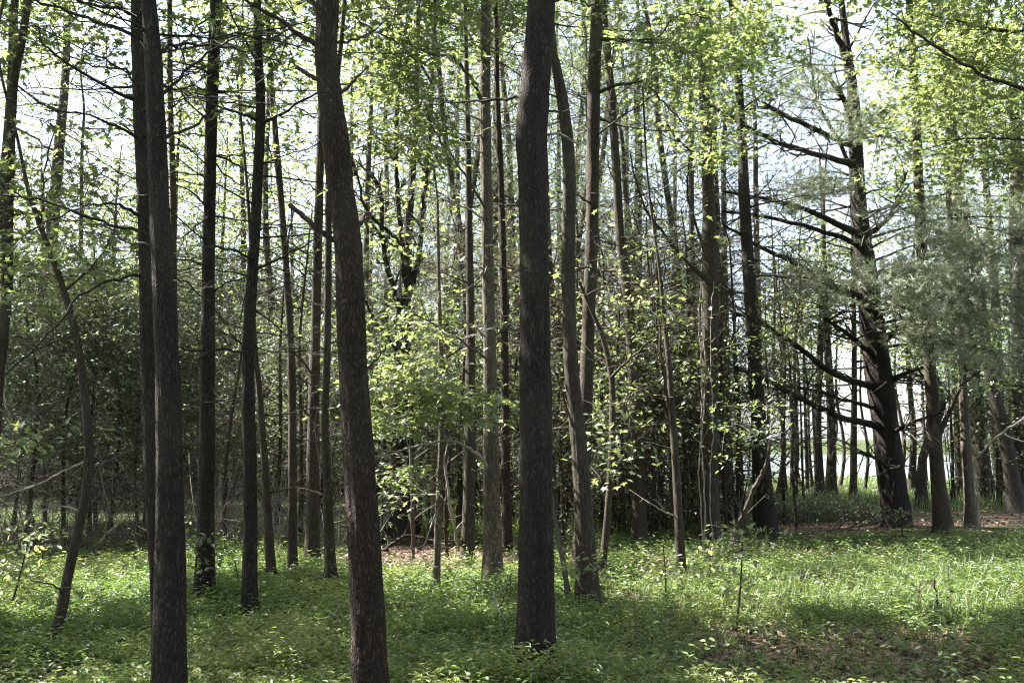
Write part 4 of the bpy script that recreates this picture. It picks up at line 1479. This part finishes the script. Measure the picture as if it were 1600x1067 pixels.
f7 = far_broadleaf(1242, 785, LR, 407, 8, 6, 40, GR, 8, rad=1.1, low=.42)
place(f6, [(1205, 790, .7), (1275, 788, .6), (1228, 776, .9), (1262, 778, .8), (1252, 768, 1.0), (1312, 766, .9), (1350, 770, .8), (1405, 764, 1.0)])
place(f7, [(1256, 790, .6), (1308, 786, .6), (1236, 770, 1.0), (1270, 772, .9), (1222, 766, 1.1), (1470, 768, 1.0), (1448, 762, 1.0)])

# leafy trees far behind
GB = 'leafy trees far behind the trunks'
LBB = 'pale green leafy tree far behind the trunks'
b1 = far_broadleaf(1560, 762, LBB, 501, 10, 9, 110, GB, 8, M_LEAF_D, .12, size=.17, rad=2.4)
b2 = far_broadleaf(460, 765, LBB, 502, 11, 9, 110, GB, 8, M_LEAF, .15, size=.17, rad=2.4)
place(b1, [(1510, 750, 1.1), (1640, 758, 1.1), (850, 765, 1.2), (60, 762, 1.2), (250, 760, 1.2), (680, 762, 1.2), (1600, 772, .8), (560, 765, 1.1)])
place(b2, [(330, 766, 1.1), (160, 764, 1.1), (-40, 765, 1.1), (570, 760, 1.2), (760, 766, 1.2), (1560, 745, 1.2), (400, 755, 1.3), (210, 752, 1.3)])

GT = 'tall leafy trees closing the wood behind'
LT = 'tall leafy tree closing the wood behind, leaves pale against the sky'
b3 = far_broadleaf(430, 782, LT, 503, 17, 12, 190, GT, 8, M_LEAF, .25, size=.14, rad=2.8)
b4 = far_broadleaf(900, 780, LT, 504, 17, 12, 190, GT, 8, M_LEAF_D, .25, (.2, 1), size=.13, rad=2.8)
place(b3, [(250, 776, .8), (880, 774, 1.0), (300, 772, .9), (530, 774, 1.0), (690, 778, .95), (1010, 784, .9), (-40, 780, .95), (1540, 784, .85)])
place(b4, [(110, 770, .9), (1060, 766, 1.0), (370, 768, 1.0), (600, 774, 1.0), (790, 772, 1.0), (1500, 772, .9), (1600, 786, .85), (200, 764, .9)])
r_ = np.random.default_rng(5)
for k in range(26):
    a = math.pi * (-.12 + 1.24 * (k % 13) / 12) + math.pi + r_.uniform(-.1, .1)
    rr_ = (7.5 if k < 13 else 13) + r_.uniform(-1, 1.5)
    x, y = rr_ * math.cos(a), rr_ * math.sin(a)
    q = copy_tree((b1, b2)[k % 2], (x, y, float(gz(x, y)) - .05), r_.uniform(0, 6.28), float(r_.uniform(.85, 1.2)), 'tall shady tree of the wood behind the camera')
    q['group'] = 'trees of the wood behind the camera'

# ------------------------------------------------------------------ saplings, stalks and fallen wood on the floor
def seedling(label, u, v, top, w, clusters, seed, per=9, size=.07, spread=.18, tint=(.3, 1), leaf=M_LEAF, tm='oval', H=None, group=None, flat=.2):
    pts = [(u, v, w), ((u + top[0]) / 2 + 2, (v + top[1]) / 2, w * .8), (top[0], top[1], w * .5)]
    t = Tree('seedling', label, 'seedling', pts, 'brown', .0, 0, seed=seed, flare=.1, group=group)
    for (a, b, du, dv, n) in clusters:
        T, D = t.grow(t.box_targets(a, b, du, dv, .25, n), .003, k=5)
        t.spray(T, D, per, size, spread, tm, tint=tint, flat=flat)
    t.done(leaf, crown='leaves')
    return t


seedling('leafy seedling at the far left edge among the ground cover', 12, 962, (44, 845), 3.5, [(35, 870, 40, 40, 12), (10, 900, 30, 40, 8)], 701)
seedling('seedling with flat tiers of leaves in front of the third left trunk', 336, 948, (330, 800), 3, [(312, 850, 30, 20, 7), (318, 890, 34, 24, 9), (330, 930, 36, 16, 6)], 702, size=.075, tint=(0, .6))
seedling('upright twiggy seedling in the middle of the right clearing', 1040, 962, (1036, 850), 3, [(1036, 890, 26, 24, 6), (1042, 925, 30, 16, 5)], 703, size=.06)
seedling('bushy seedling with pale sunlit leaves left of the fallen branch', 1150, 985, (1160, 845), 3.5, [(1165, 832, 40, 14, 9), (1120, 870, 34, 20, 8), (1150, 920, 34, 30, 8)], 704, tint=(.5, 1))
seedling('low leafy seedling in front of the vine-wrapped trunk', 1105, 915, (1110, 850), 3, [(1108, 870, 36, 18, 9)], 705, tint=(.4, 1))
seedling('small shaded seedling left of the bowed sapling', 62, 905, (70, 800), 2.5, [(68, 830, 36, 16, 7), (80, 870, 40, 14, 7)], 706, tint=(0, .5))
seedling('seedling with glossy leaves at the foot of the crooked fourth trunk', 372, 935, (368, 880), 2.5, [(345, 850, 28, 10, 5), (366, 895, 26, 14, 6)], 707, tint=(0, .6))
seedling('little leafy seedling right of the thick centre trunk', 905, 968, (900, 900), 2.5, [(898, 890, 22, 20, 6), (906, 935, 26, 14, 6)], 708)
seedling('leafy seedling at the foot of the big pine', 1412, 845, (1400, 800), 2.5, [(1400, 805, 24, 12, 8)], 709, tint=(.3, .9))
seedling('broad seedling growing under the pale smooth trunk', 790, 960, (798, 900), 2, [(792, 920, 20, 20, 5)], 710)


def stick(label, pts, r0, r1, mat=M_DEAD, name='fallen_branch', cat='branch', twigs=6, twl=.35, seed=0, side=7, group=None):
    """a piece of dead wood lying or leaning: pts are (x, y, height above ground)"""
    r = np.random.default_rng(seed)
    W = np.array([[x, y, float(gz(x, y)) + h] for x, y, h in pts])
    o = thing(name, label, cat, (W[0, 0], W[0, 1], float(gz(W[0, 0], W[0, 1]))), group)
    k = 6 * len(W)
    path = catmull(W, k)
    path[1:-1] += r.normal(0, .006, (k - 2, 3))
    b = Buf()
    rad = np.linspace(r0, r1, k) * (1 + .15 * r.normal(0, 1, k))
    rad[0] *= .6
    tubes(b, path[None], rad[None], side)
    st = part('stem', b, mat, o, smooth=True)
    if twigs:
        b = Buf()
        i = r.integers(2, k - 1, twigs)
        D = unit(unit(path[i] - path[i - 1]) * .8 + r.normal(0, .5, (twigs, 3)) + np.array([0, 0, .2]))
        s = np.linspace(0, 1, 5)
        L = twl * r.uniform(.4, 1.1, twigs)
        Pt = path[i][:, None] + (D[:, None] * s[None, :, None] + r.normal(0, .2, (twigs, 1, 3)) * s[None, :, None] ** 2) * L[:, None, None]
        tubes(b, Pt, np.broadcast_to(max(.003, r1 * .7) * (1 - .6 * s), (twigs, 5)), 4)
        part('side_twigs', b, mat, o, stuff=True, under=st)
    return o


def G(u, v, h=0.0):
    """ground position below a picture position, raised by h"""
    d = ground_d(v)
    p = P(u, v, d)
    return (p[0], p[1], h)


def GA(u, v, d):
    p = P(u, v, d)
    return (p[0], p[1], p[2] - float(gz(p[0], p[1])))


stick('dark fallen branch lying in the sunny patch at right', [G(1180, 915, .04), G(1230, 913, .10), G(1275, 911, .12), G(1312, 915, .05)], .028, .014, M_TWIG, seed=1, twigs=9)
stick('leaning dead stick propped right of the thick centre trunk', [G(894, 952, -.05), GA(880, 880, 9.7), GA(866, 800, 9.9), GA(852, 700, 10.1), GA(846, 640, 10.2)], .03, .012, M_TWIG, 'leaning_branch', seed=2, twigs=5)
stick('gnarled dead branch rising crookedly beside the vine-wrapped trunk', [G(1138, 868, -.05), GA(1148, 835, 15), GA(1166, 795, 14.8), GA(1180, 760, 14.6), GA(1196, 728, 14.4), GA(1204, 690, 14.3)], .05, .018, M_TWIG, 'leaning_branch', seed=3, twigs=12, twl=.7)
stick('pale bent dead limb arching up near the right edge', [G(1531, 852, -.03), GA(1527, 770, 15.5), GA(1522, 725, 15.4), GA(1540, 700, 15.2), GA(1572, 672, 15), GA(1612, 650, 14.8), GA(1690, 620, 14.6)], .010, .022, M_DEAD, 'leaning_branch', seed=4, twigs=4)
stick('weathered limb lying across the needle bed before the big pine', [G(1200, 842, .03), G(1260, 834, .06), G(1320, 828, .06), G(1372, 822, .1)], .015, .03, M_TWIG, seed=5, twigs=8, twl=.5)
stick('bleached bent twig sticking up left of the thick centre trunk', [G(790, 990, -.02), GA(786, 965, 7.9), GA(775, 945, 8), GA(772, 935, 8), GA(785, 920, 8.05)], .007, .004, M_DEAD, 'bent_twig', 'twig', seed=6, twigs=3, twl=.12)
stick('thin dark twig slanting up beside the thick centre trunk', [G(779, 958, -.02), GA(790, 925, 8.8), GA(800, 895, 8.8)], .007, .003, M_TWIG, 'bent_twig', 'twig', seed=7, twigs=2, twl=.12)
stick('dry upright weed stalk in the sunny patch at right', [G(1466, 978, -.02), GA(1464, 940, 9), GA(1460, 905, 9)], .010, .006, M_TWIG, 'weed_stalk', 'stalk', seed=8, twigs=6, twl=.12)
stick('tall thin pale weed stalk right of the dry one', [G(1488, 976, -.02), GA(1485, 930, 9), GA(1482, 890, 9), GA(1490, 872, 9)], .006, .004, M_DEAD, 'weed_stalk', 'stalk', seed=9, twigs=3, twl=.12)
stick('short dark weed stalk left of the dry one', [G(1438, 962, -.02), GA(1435, 930, 9.4), GA(1437, 908, 9.4)], .012, .008, M_TWIG, 'weed_stalk', 'stalk', seed=10, twigs=5, twl=.1)
stick('straight dead pole leaning between the sapling and slim trunk left of centre', [G(722, 880, -.05), GA(706, 800, 12.8), GA(695, 730, 12.7), GA(690, 690, 12.6)], .022, .010, M_DEAD, 'leaning_branch', seed=11, twigs=6, twl=.5)
stick('second dead pole beside the spindly sapling', [G(698, 872, -.05), GA(697, 800, 13.3), GA(700, 740, 13.3), GA(704, 690, 13.3)], .030, .02, BARK['red'], 'leaning_branch', seed=12, twigs=6, twl=.5)
stick('slim dead stem standing before the many-stemmed pine', [G(645, 876, -.05), GA(644, 780, 13.2), GA(641, 690, 13.2), GA(638, 560, 13.2)], .035, .015, M_TWIG, 'leaning_branch', seed=13, twigs=14, twl=.6)
stick('mossy broken limb lying low behind the leaning trunk', [G(598, 868, .05), G(640, 862, .22), G(700, 866, .10)], .035, .02, BARK['red'], seed=14, twigs=10, twl=.5)


def brush(name, label, u, v, w, h, n, seed, mat=M_TWIG, leaf=None):
    """a tangle of upright twigs"""
    r = np.random.default_rng(seed)
    d = ground_d(v)
    c = P(u, v, d)
    o = thing(name, label, 'brush', (c[0], d, float(gz(c[0], d))))
    A = np.stack([c[0] + r.uniform(-w, w, n), d + r.normal(0, .6, n)], -1)
    z = gz(A[:, 0], A[:, 1])
    s = np.linspace(0, 1, 6)
    L = h * r.uniform(.4, 1.15, n)
    D = np.stack([r.normal(0, .45, n), r.normal(0, .4, n), np.ones(n)], -1)
    p0 = np.stack([A[:, 0], A[:, 1], z - .03], -1)
    Pt = p0[:, None] + (D[:, None] * s[None, :, None] + r.normal(0, .3, (n, 1, 3)) * (s ** 2)[None, :, None]) * L[:, None, None]
    b = Buf()
    tubes(b, Pt, np.broadcast_to(.006 * (1 - .6 * s), (n, 6)), 3)
    m = n * 4
    i, j = r.integers(0, n, m), r.integers(1, 5, m)
    q = Pt[i, j][:, None] + r.normal(0, .5, (m, 1, 3)) * np.linspace(0, 1, 3)[None, :, None] * .35
    tubes(b, q, np.full((m, 3), .0025), 3)
    part('twigs', b, mat, o, stuff=True)
    if leaf:
        lb = Buf()
        k = n * 16
        i, j = r.integers(0, n, k), r.integers(2, 6, k)
        leaves(lb, Pt[i, j] + r.normal(0, .09, (k, 3)), .05, OVAL, OVAL_T, .5, None, None, r)
        part('leaves', lb, leaf, o, stuff=True)
    return o


brush('brush_pile', 'low brown twiggy brush in front of the sunlit grass opening', 1285, 812, 1.4, .55, 260, 801, M_TWIG, M_CEDAR)
brush('brush_pile', 'low tangle of dead twigs in the dark left thicket', 170, 868, 1.8, .9, 200, 802, M_TWIG)
brush('brush_pile', 'reddish twiggy tangle behind the slim leaning trunk right of centre', 1030, 832, 1.2, 1.0, 220, 803, BARK['red'], M_CEDAR)
brush('brush_pile', 'dead twig tangle behind the pole-thin trunks left of centre', 440, 850, 1.6, .9, 200, 804, M_DEAD)


# ------------------------------------------------------------------ ground cover, grass and litter
def cover():
    r = np.random.default_rng(77)
    # low stilt-leaved plants: stems with a few lance leaves each
    N = 62000
    u = r.uniform(-330, 1930, N)
    v = 838 + (1130 - 838) * r.uniform(0, 1, N) ** .95
    d = ground_d(v)
    x = P(u, v, d)[0]
    g = green_amount(x, d)
    n_ = n2(x * 3.1, d * 3.1, 31)
    k = r.uniform(0, 1, N) < np.clip(g * (.55 + .9 * n_), 0, 1)
    x, d = x[k], d[k]
    n = len(x)
    hgt = (.03 + .10 * n2(x * .8, d * .8, 33) + .24 * sstep(.55, .85, n2(x * 1.9, d * 1.9, 34)) * r.uniform(.3, 1, n) + .06 * r.uniform(0, 1, n) ** 2) * (1 + .012 * d)
    z = gz(x, d)
    per = 6
    i = np.repeat(np.arange(n), per)
    f = np.tile(np.linspace(.35, 1, per), n)
    lean = r.normal(0, .35, (n, 2))
    a = r.uniform(0, 6.28, n)[i] + np.tile(np.arange(per) * 2.4, n)
    pos = np.stack([x[i] + lean[i, 0] * hgt[i] * f, d[i] + lean[i, 1] * hgt[i] * f, z[i] + hgt[i] * f], -1)
    dirs = np.stack([np.cos(a), np.sin(a), r.normal(.15, .3, n * per)], -1)
    size = .050 * (1 + .022 * d[i])
    patch = n2(x * .55, d * .55, 35)
    tn = np.clip(.20 + .62 * patch[i] + r.normal(0, .16, n * per) + .12 * f, 0, 1)
    b = Buf()
    L2 = LANCE.copy()
    L2[:, 1] *= 1.35
    leaves(b, pos, size, L2, LANCE_T, .5, dirs, tn, r)
    o = link('ground_cover', b.mesh('ground_cover', M_COVER))
    o['kind'] = 'stuff'
    o['label'] = 'lush low green plants carpeting the forest floor'
    o['category'] = 'ground cover'
    # broad-leaved weeds among them
    N = 5200
    u = r.uniform(-330, 1930, N)
    v = 850 + (1130 - 850) * r.uniform(0, 1, N)
    d = ground_d(v)
    x = P(u, v, d)[0]
    g = green_amount(x, d)
    k = (r.uniform(0, 1, N) < .25 + .6 * g) & (n2(x * 1.4, d * 1.4, 41) > .42)
    x, d = x[k], d[k]
    for q, t in TREES.items():              # they gather round the trunk feet
        m = 26 if t.d < 12 else 12
        a = r.uniform(0, 6.28, m)
        rr = t.rad[3] * r.uniform(1.0, 2.6, m) + .03
        x = np.concatenate([x, t.base[0] + np.cos(a) * rr])
        d = np.concatenate([d, t.base[1] + np.sin(a) * rr])
    n = len(x)
    per = 7
    i = np.repeat(np.arange(n), per)
    h = r.uniform(.05, .22, n) * np.where(r.uniform(0, 1, n) < .2, 2.0, 1.0)
    a = r.uniform(0, 6.28, n * per)
    f = r.uniform(.4, 1, n * per)
    pos = np.stack([x[i] + r.normal(0, .02, n * per), d[i] + r.normal(0, .02, n * per), gz(x, d)[i] + h[i] * f], -1)
    b = Buf()
    leaves(b, pos, .052, OVAL, OVAL_T, .35, np.stack([np.cos(a), np.sin(a), r.normal(0, .25, n * per)], -1), np.clip(r.normal(.35, .25, n)[i] + r.normal(0, .1, n * per), 0, 1), r)
    o = link('weeds', b.mesh('weeds', M_COVER))
    o['kind'] = 'stuff'
    o['label'] = 'broad-leaved weeds scattered through the ground cover'
    o['category'] = 'weeds'
    # grass: sunlit field behind, strip at right, thin blades elsewhere
    P_, H_, W_ = [], [], []
    for (n, u0, u1, v0, v1, h0, h1, wd) in ((13000, 1180, 1420, 742, 812, .12, .34, .018), (3000, -60, 620, 776, 838, .08, .2, .012), (5000, 560, 1200, 790, 846, .15, .4, .012), (6000, 1000, 1640, 895, 985, .10, .30, .005), (6000, 860, 1640, 830, 1090, .06, .18, .005), (3000, 560, 860, 885, 950, .08, .22, .005), (3000, -60, 330, 880, 1000, .08, .22, .005), (3000, 1420, 1700, 745, 800, .2, .4, .016)):
        u = r.uniform(u0, u1, n)
        v = r.uniform(v0, v1, n)
        d = ground_d(v)
        x = P(u, v, d)[0]
        k = r.uniform(0, 1, n) < np.clip(.35 + n2(x * 1.3, d * 1.3, 51), 0, 1)
        P_.append(np.stack([x, d, gz(x, d) - .01], -1)[k])
        H_.append(r.uniform(h0, h1, n)[k])
        W_.append(np.full(k.sum(), wd))
    p = np.concatenate(P_)
    h = np.concatenate(H_)
    w = np.concatenate(W_)
    n = len(p)
    a = r.uniform(0, 6.28, n)
    bend = np.stack([np.cos(a), np.sin(a), np.zeros(n)], -1) * (h * r.uniform(.1, .7, n))[:, None]
    side = np.stack([-np.sin(a), np.cos(a), np.zeros(n)], -1) * (w * .5)[:, None]
    up = np.array([0, 0, 1.]) * h[:, None]
    m = p + bend * .3 + up * .6
    V = np.stack([p - side, p + side, m + side * .8, m - side * .8, p + bend + up], 1).reshape(-1, 3)
    q = (np.arange(n)[:, None] * 5 + np.array([0, 1, 2, 3]))
    tt = (np.arange(n)[:, None] * 5 + np.array([3, 2, 4]))
    b = Buf()
    tn = np.clip(.25 + .5 * n2(p[:, 0] * .6, p[:, 1] * .6, 53) + r.normal(0, .15, n), 0, 1)
    b.add(V, quads=q, tris=tt, tint=np.repeat(tn, 5))
    o = link('grass', b.mesh('grass', M_GRASS))
    o['kind'] = 'stuff'
    o['label'] = 'thin grass on the sunlit ground and in the clearings'
    o['category'] = 'grass'
    # dry leaves and needles on the bare ground
    N = 23000
    u = r.uniform(-330, 1930, N)
    v = 800 + (1125 - 800) * r.uniform(0, 1, N)
    d = ground_d(v)
    x = P(u, v, d)[0]
    u2, v2 = r.uniform(500, 1700, 9000), r.uniform(803, 898, 9000)
    x = np.concatenate([x, P(u2, v2, ground_d(v2))[0]])
    d = np.concatenate([d, ground_d(v2)])
    N = len(x)
    g = green_amount(x, d)
    k = r.uniform(0, 1, N) < np.clip(1.05 - g, .08, 1)
    x, d = x[k], d[k]
    n = len(x)
    b = Buf()
    leaves(b, np.stack([x, d, gz(x, d) + r.uniform(.004, .035, n)], -1), .075 * (1 + .02 * d), OVAL, OVAL_T, .3, None, r.uniform(0, 1, n), r)
    j = r.integers(0, n, 16000)
    q = np.stack([x[j] + r.normal(0, .15, 16000), d[j] + r.normal(0, .15, 16000), np.zeros(16000)], -1)
    q[:, 2] = gz(q[:, 0], q[:, 1]) + r.uniform(.004, .025, 16000)
    tufts(b, q[:8000], np.stack([r.normal(0, 1, 8000), r.normal(0, 1, 8000), np.full(8000, .05)], -1), .14, .004, 3, r, .5, r.uniform(.3, 1, 8000))
    o = link('leaf_litter', b.mesh('leaf_litter', M_LITTER))
    o['kind'] = 'stuff'
    o['label'] = 'dry brown leaves and pine needles strewn over the bare ground'
    o['category'] = 'leaf litter'


cover()


# ------------------------------------------------------------------ say of every repeated tree and shrub which one it is
REFS = [(10, 'left-edge trunk'), (105, 'bowed sapling'), (250, 'close pair of trunks'), (324, 'third left trunk'), (392, 'crooked fourth trunk'), (455, 'pole-thin trunk'), (550, 'leaning big trunk'),
        (630, 'many-stemmed pine'), (690, 'spindly sapling'), (765, 'pale smooth trunk'), (836, 'thick centre trunk'), (908, 'brown curved trunk'), (992, 'slim leaning trunk'),
        (1050, 'forked clearing stem'), (1108, 'vine-wrapped trunk'), (1185, 'right-leaning trunk'), (1300, 'twin trunks by grass'), (1380, 'big pine'), (1458, 'fork-limbed trunk'), (1530, 'stout back trunk'), (1592, 'right-edge trunk')]
SHORT = {'thin twiggy saplings between the trunks': 'thin twiggy sapling', 'evergreen thicket behind the left trunks': 'dark twiggy evergreen shrub', 'leafy understory shrubs behind the trunks': 'leafy understory shrub', 'slender pines in the middle distance': 'slender brown-limbed pine',
         'tall leafy trees closing the wood behind': 'tall leafy background tree', 'slim trees against the bright water on the right': 'thin waterside tree',
         'leafy trees far behind the trunks': 'pale leafy far tree', 'evergreens far back in the middle': 'small far evergreen'}
buck = {}
for o in list(COL.objects):
    if o.parent is None and o.get('group') in SHORT:
        u, v = to_uv(np.array([o.location.x, o.location.y, o.location.z + 1.0]))
        if not -15 < u < 1615:
            continue
        ref = min(REFS, key=lambda q: abs(q[0] - u))
        side = 'behind the' if abs(u - ref[0]) < 14 else 'just left of the' if u < ref[0] else 'just right of the'
        buck.setdefault((o['group'], side, ref[1]), []).append(o)
for (g, side, ref), os_ in buck.items():
    os_.sort(key=lambda o: o.location.y)
    for k, o in enumerate(os_):
        w = '' if len(os_) == 1 else ', ' + ('nearest' if k == 0 else 'farthest' if k == len(os_) - 1 else ('second', 'third', 'fourth', 'fifth', 'sixth', 'seventh')[min(k - 1, 5)] + ' nearest') + (' of these' if len(os_) > 2 else ' of two')
        o['label'] = SHORT[g] + ' ' + side + ' ' + ref + w
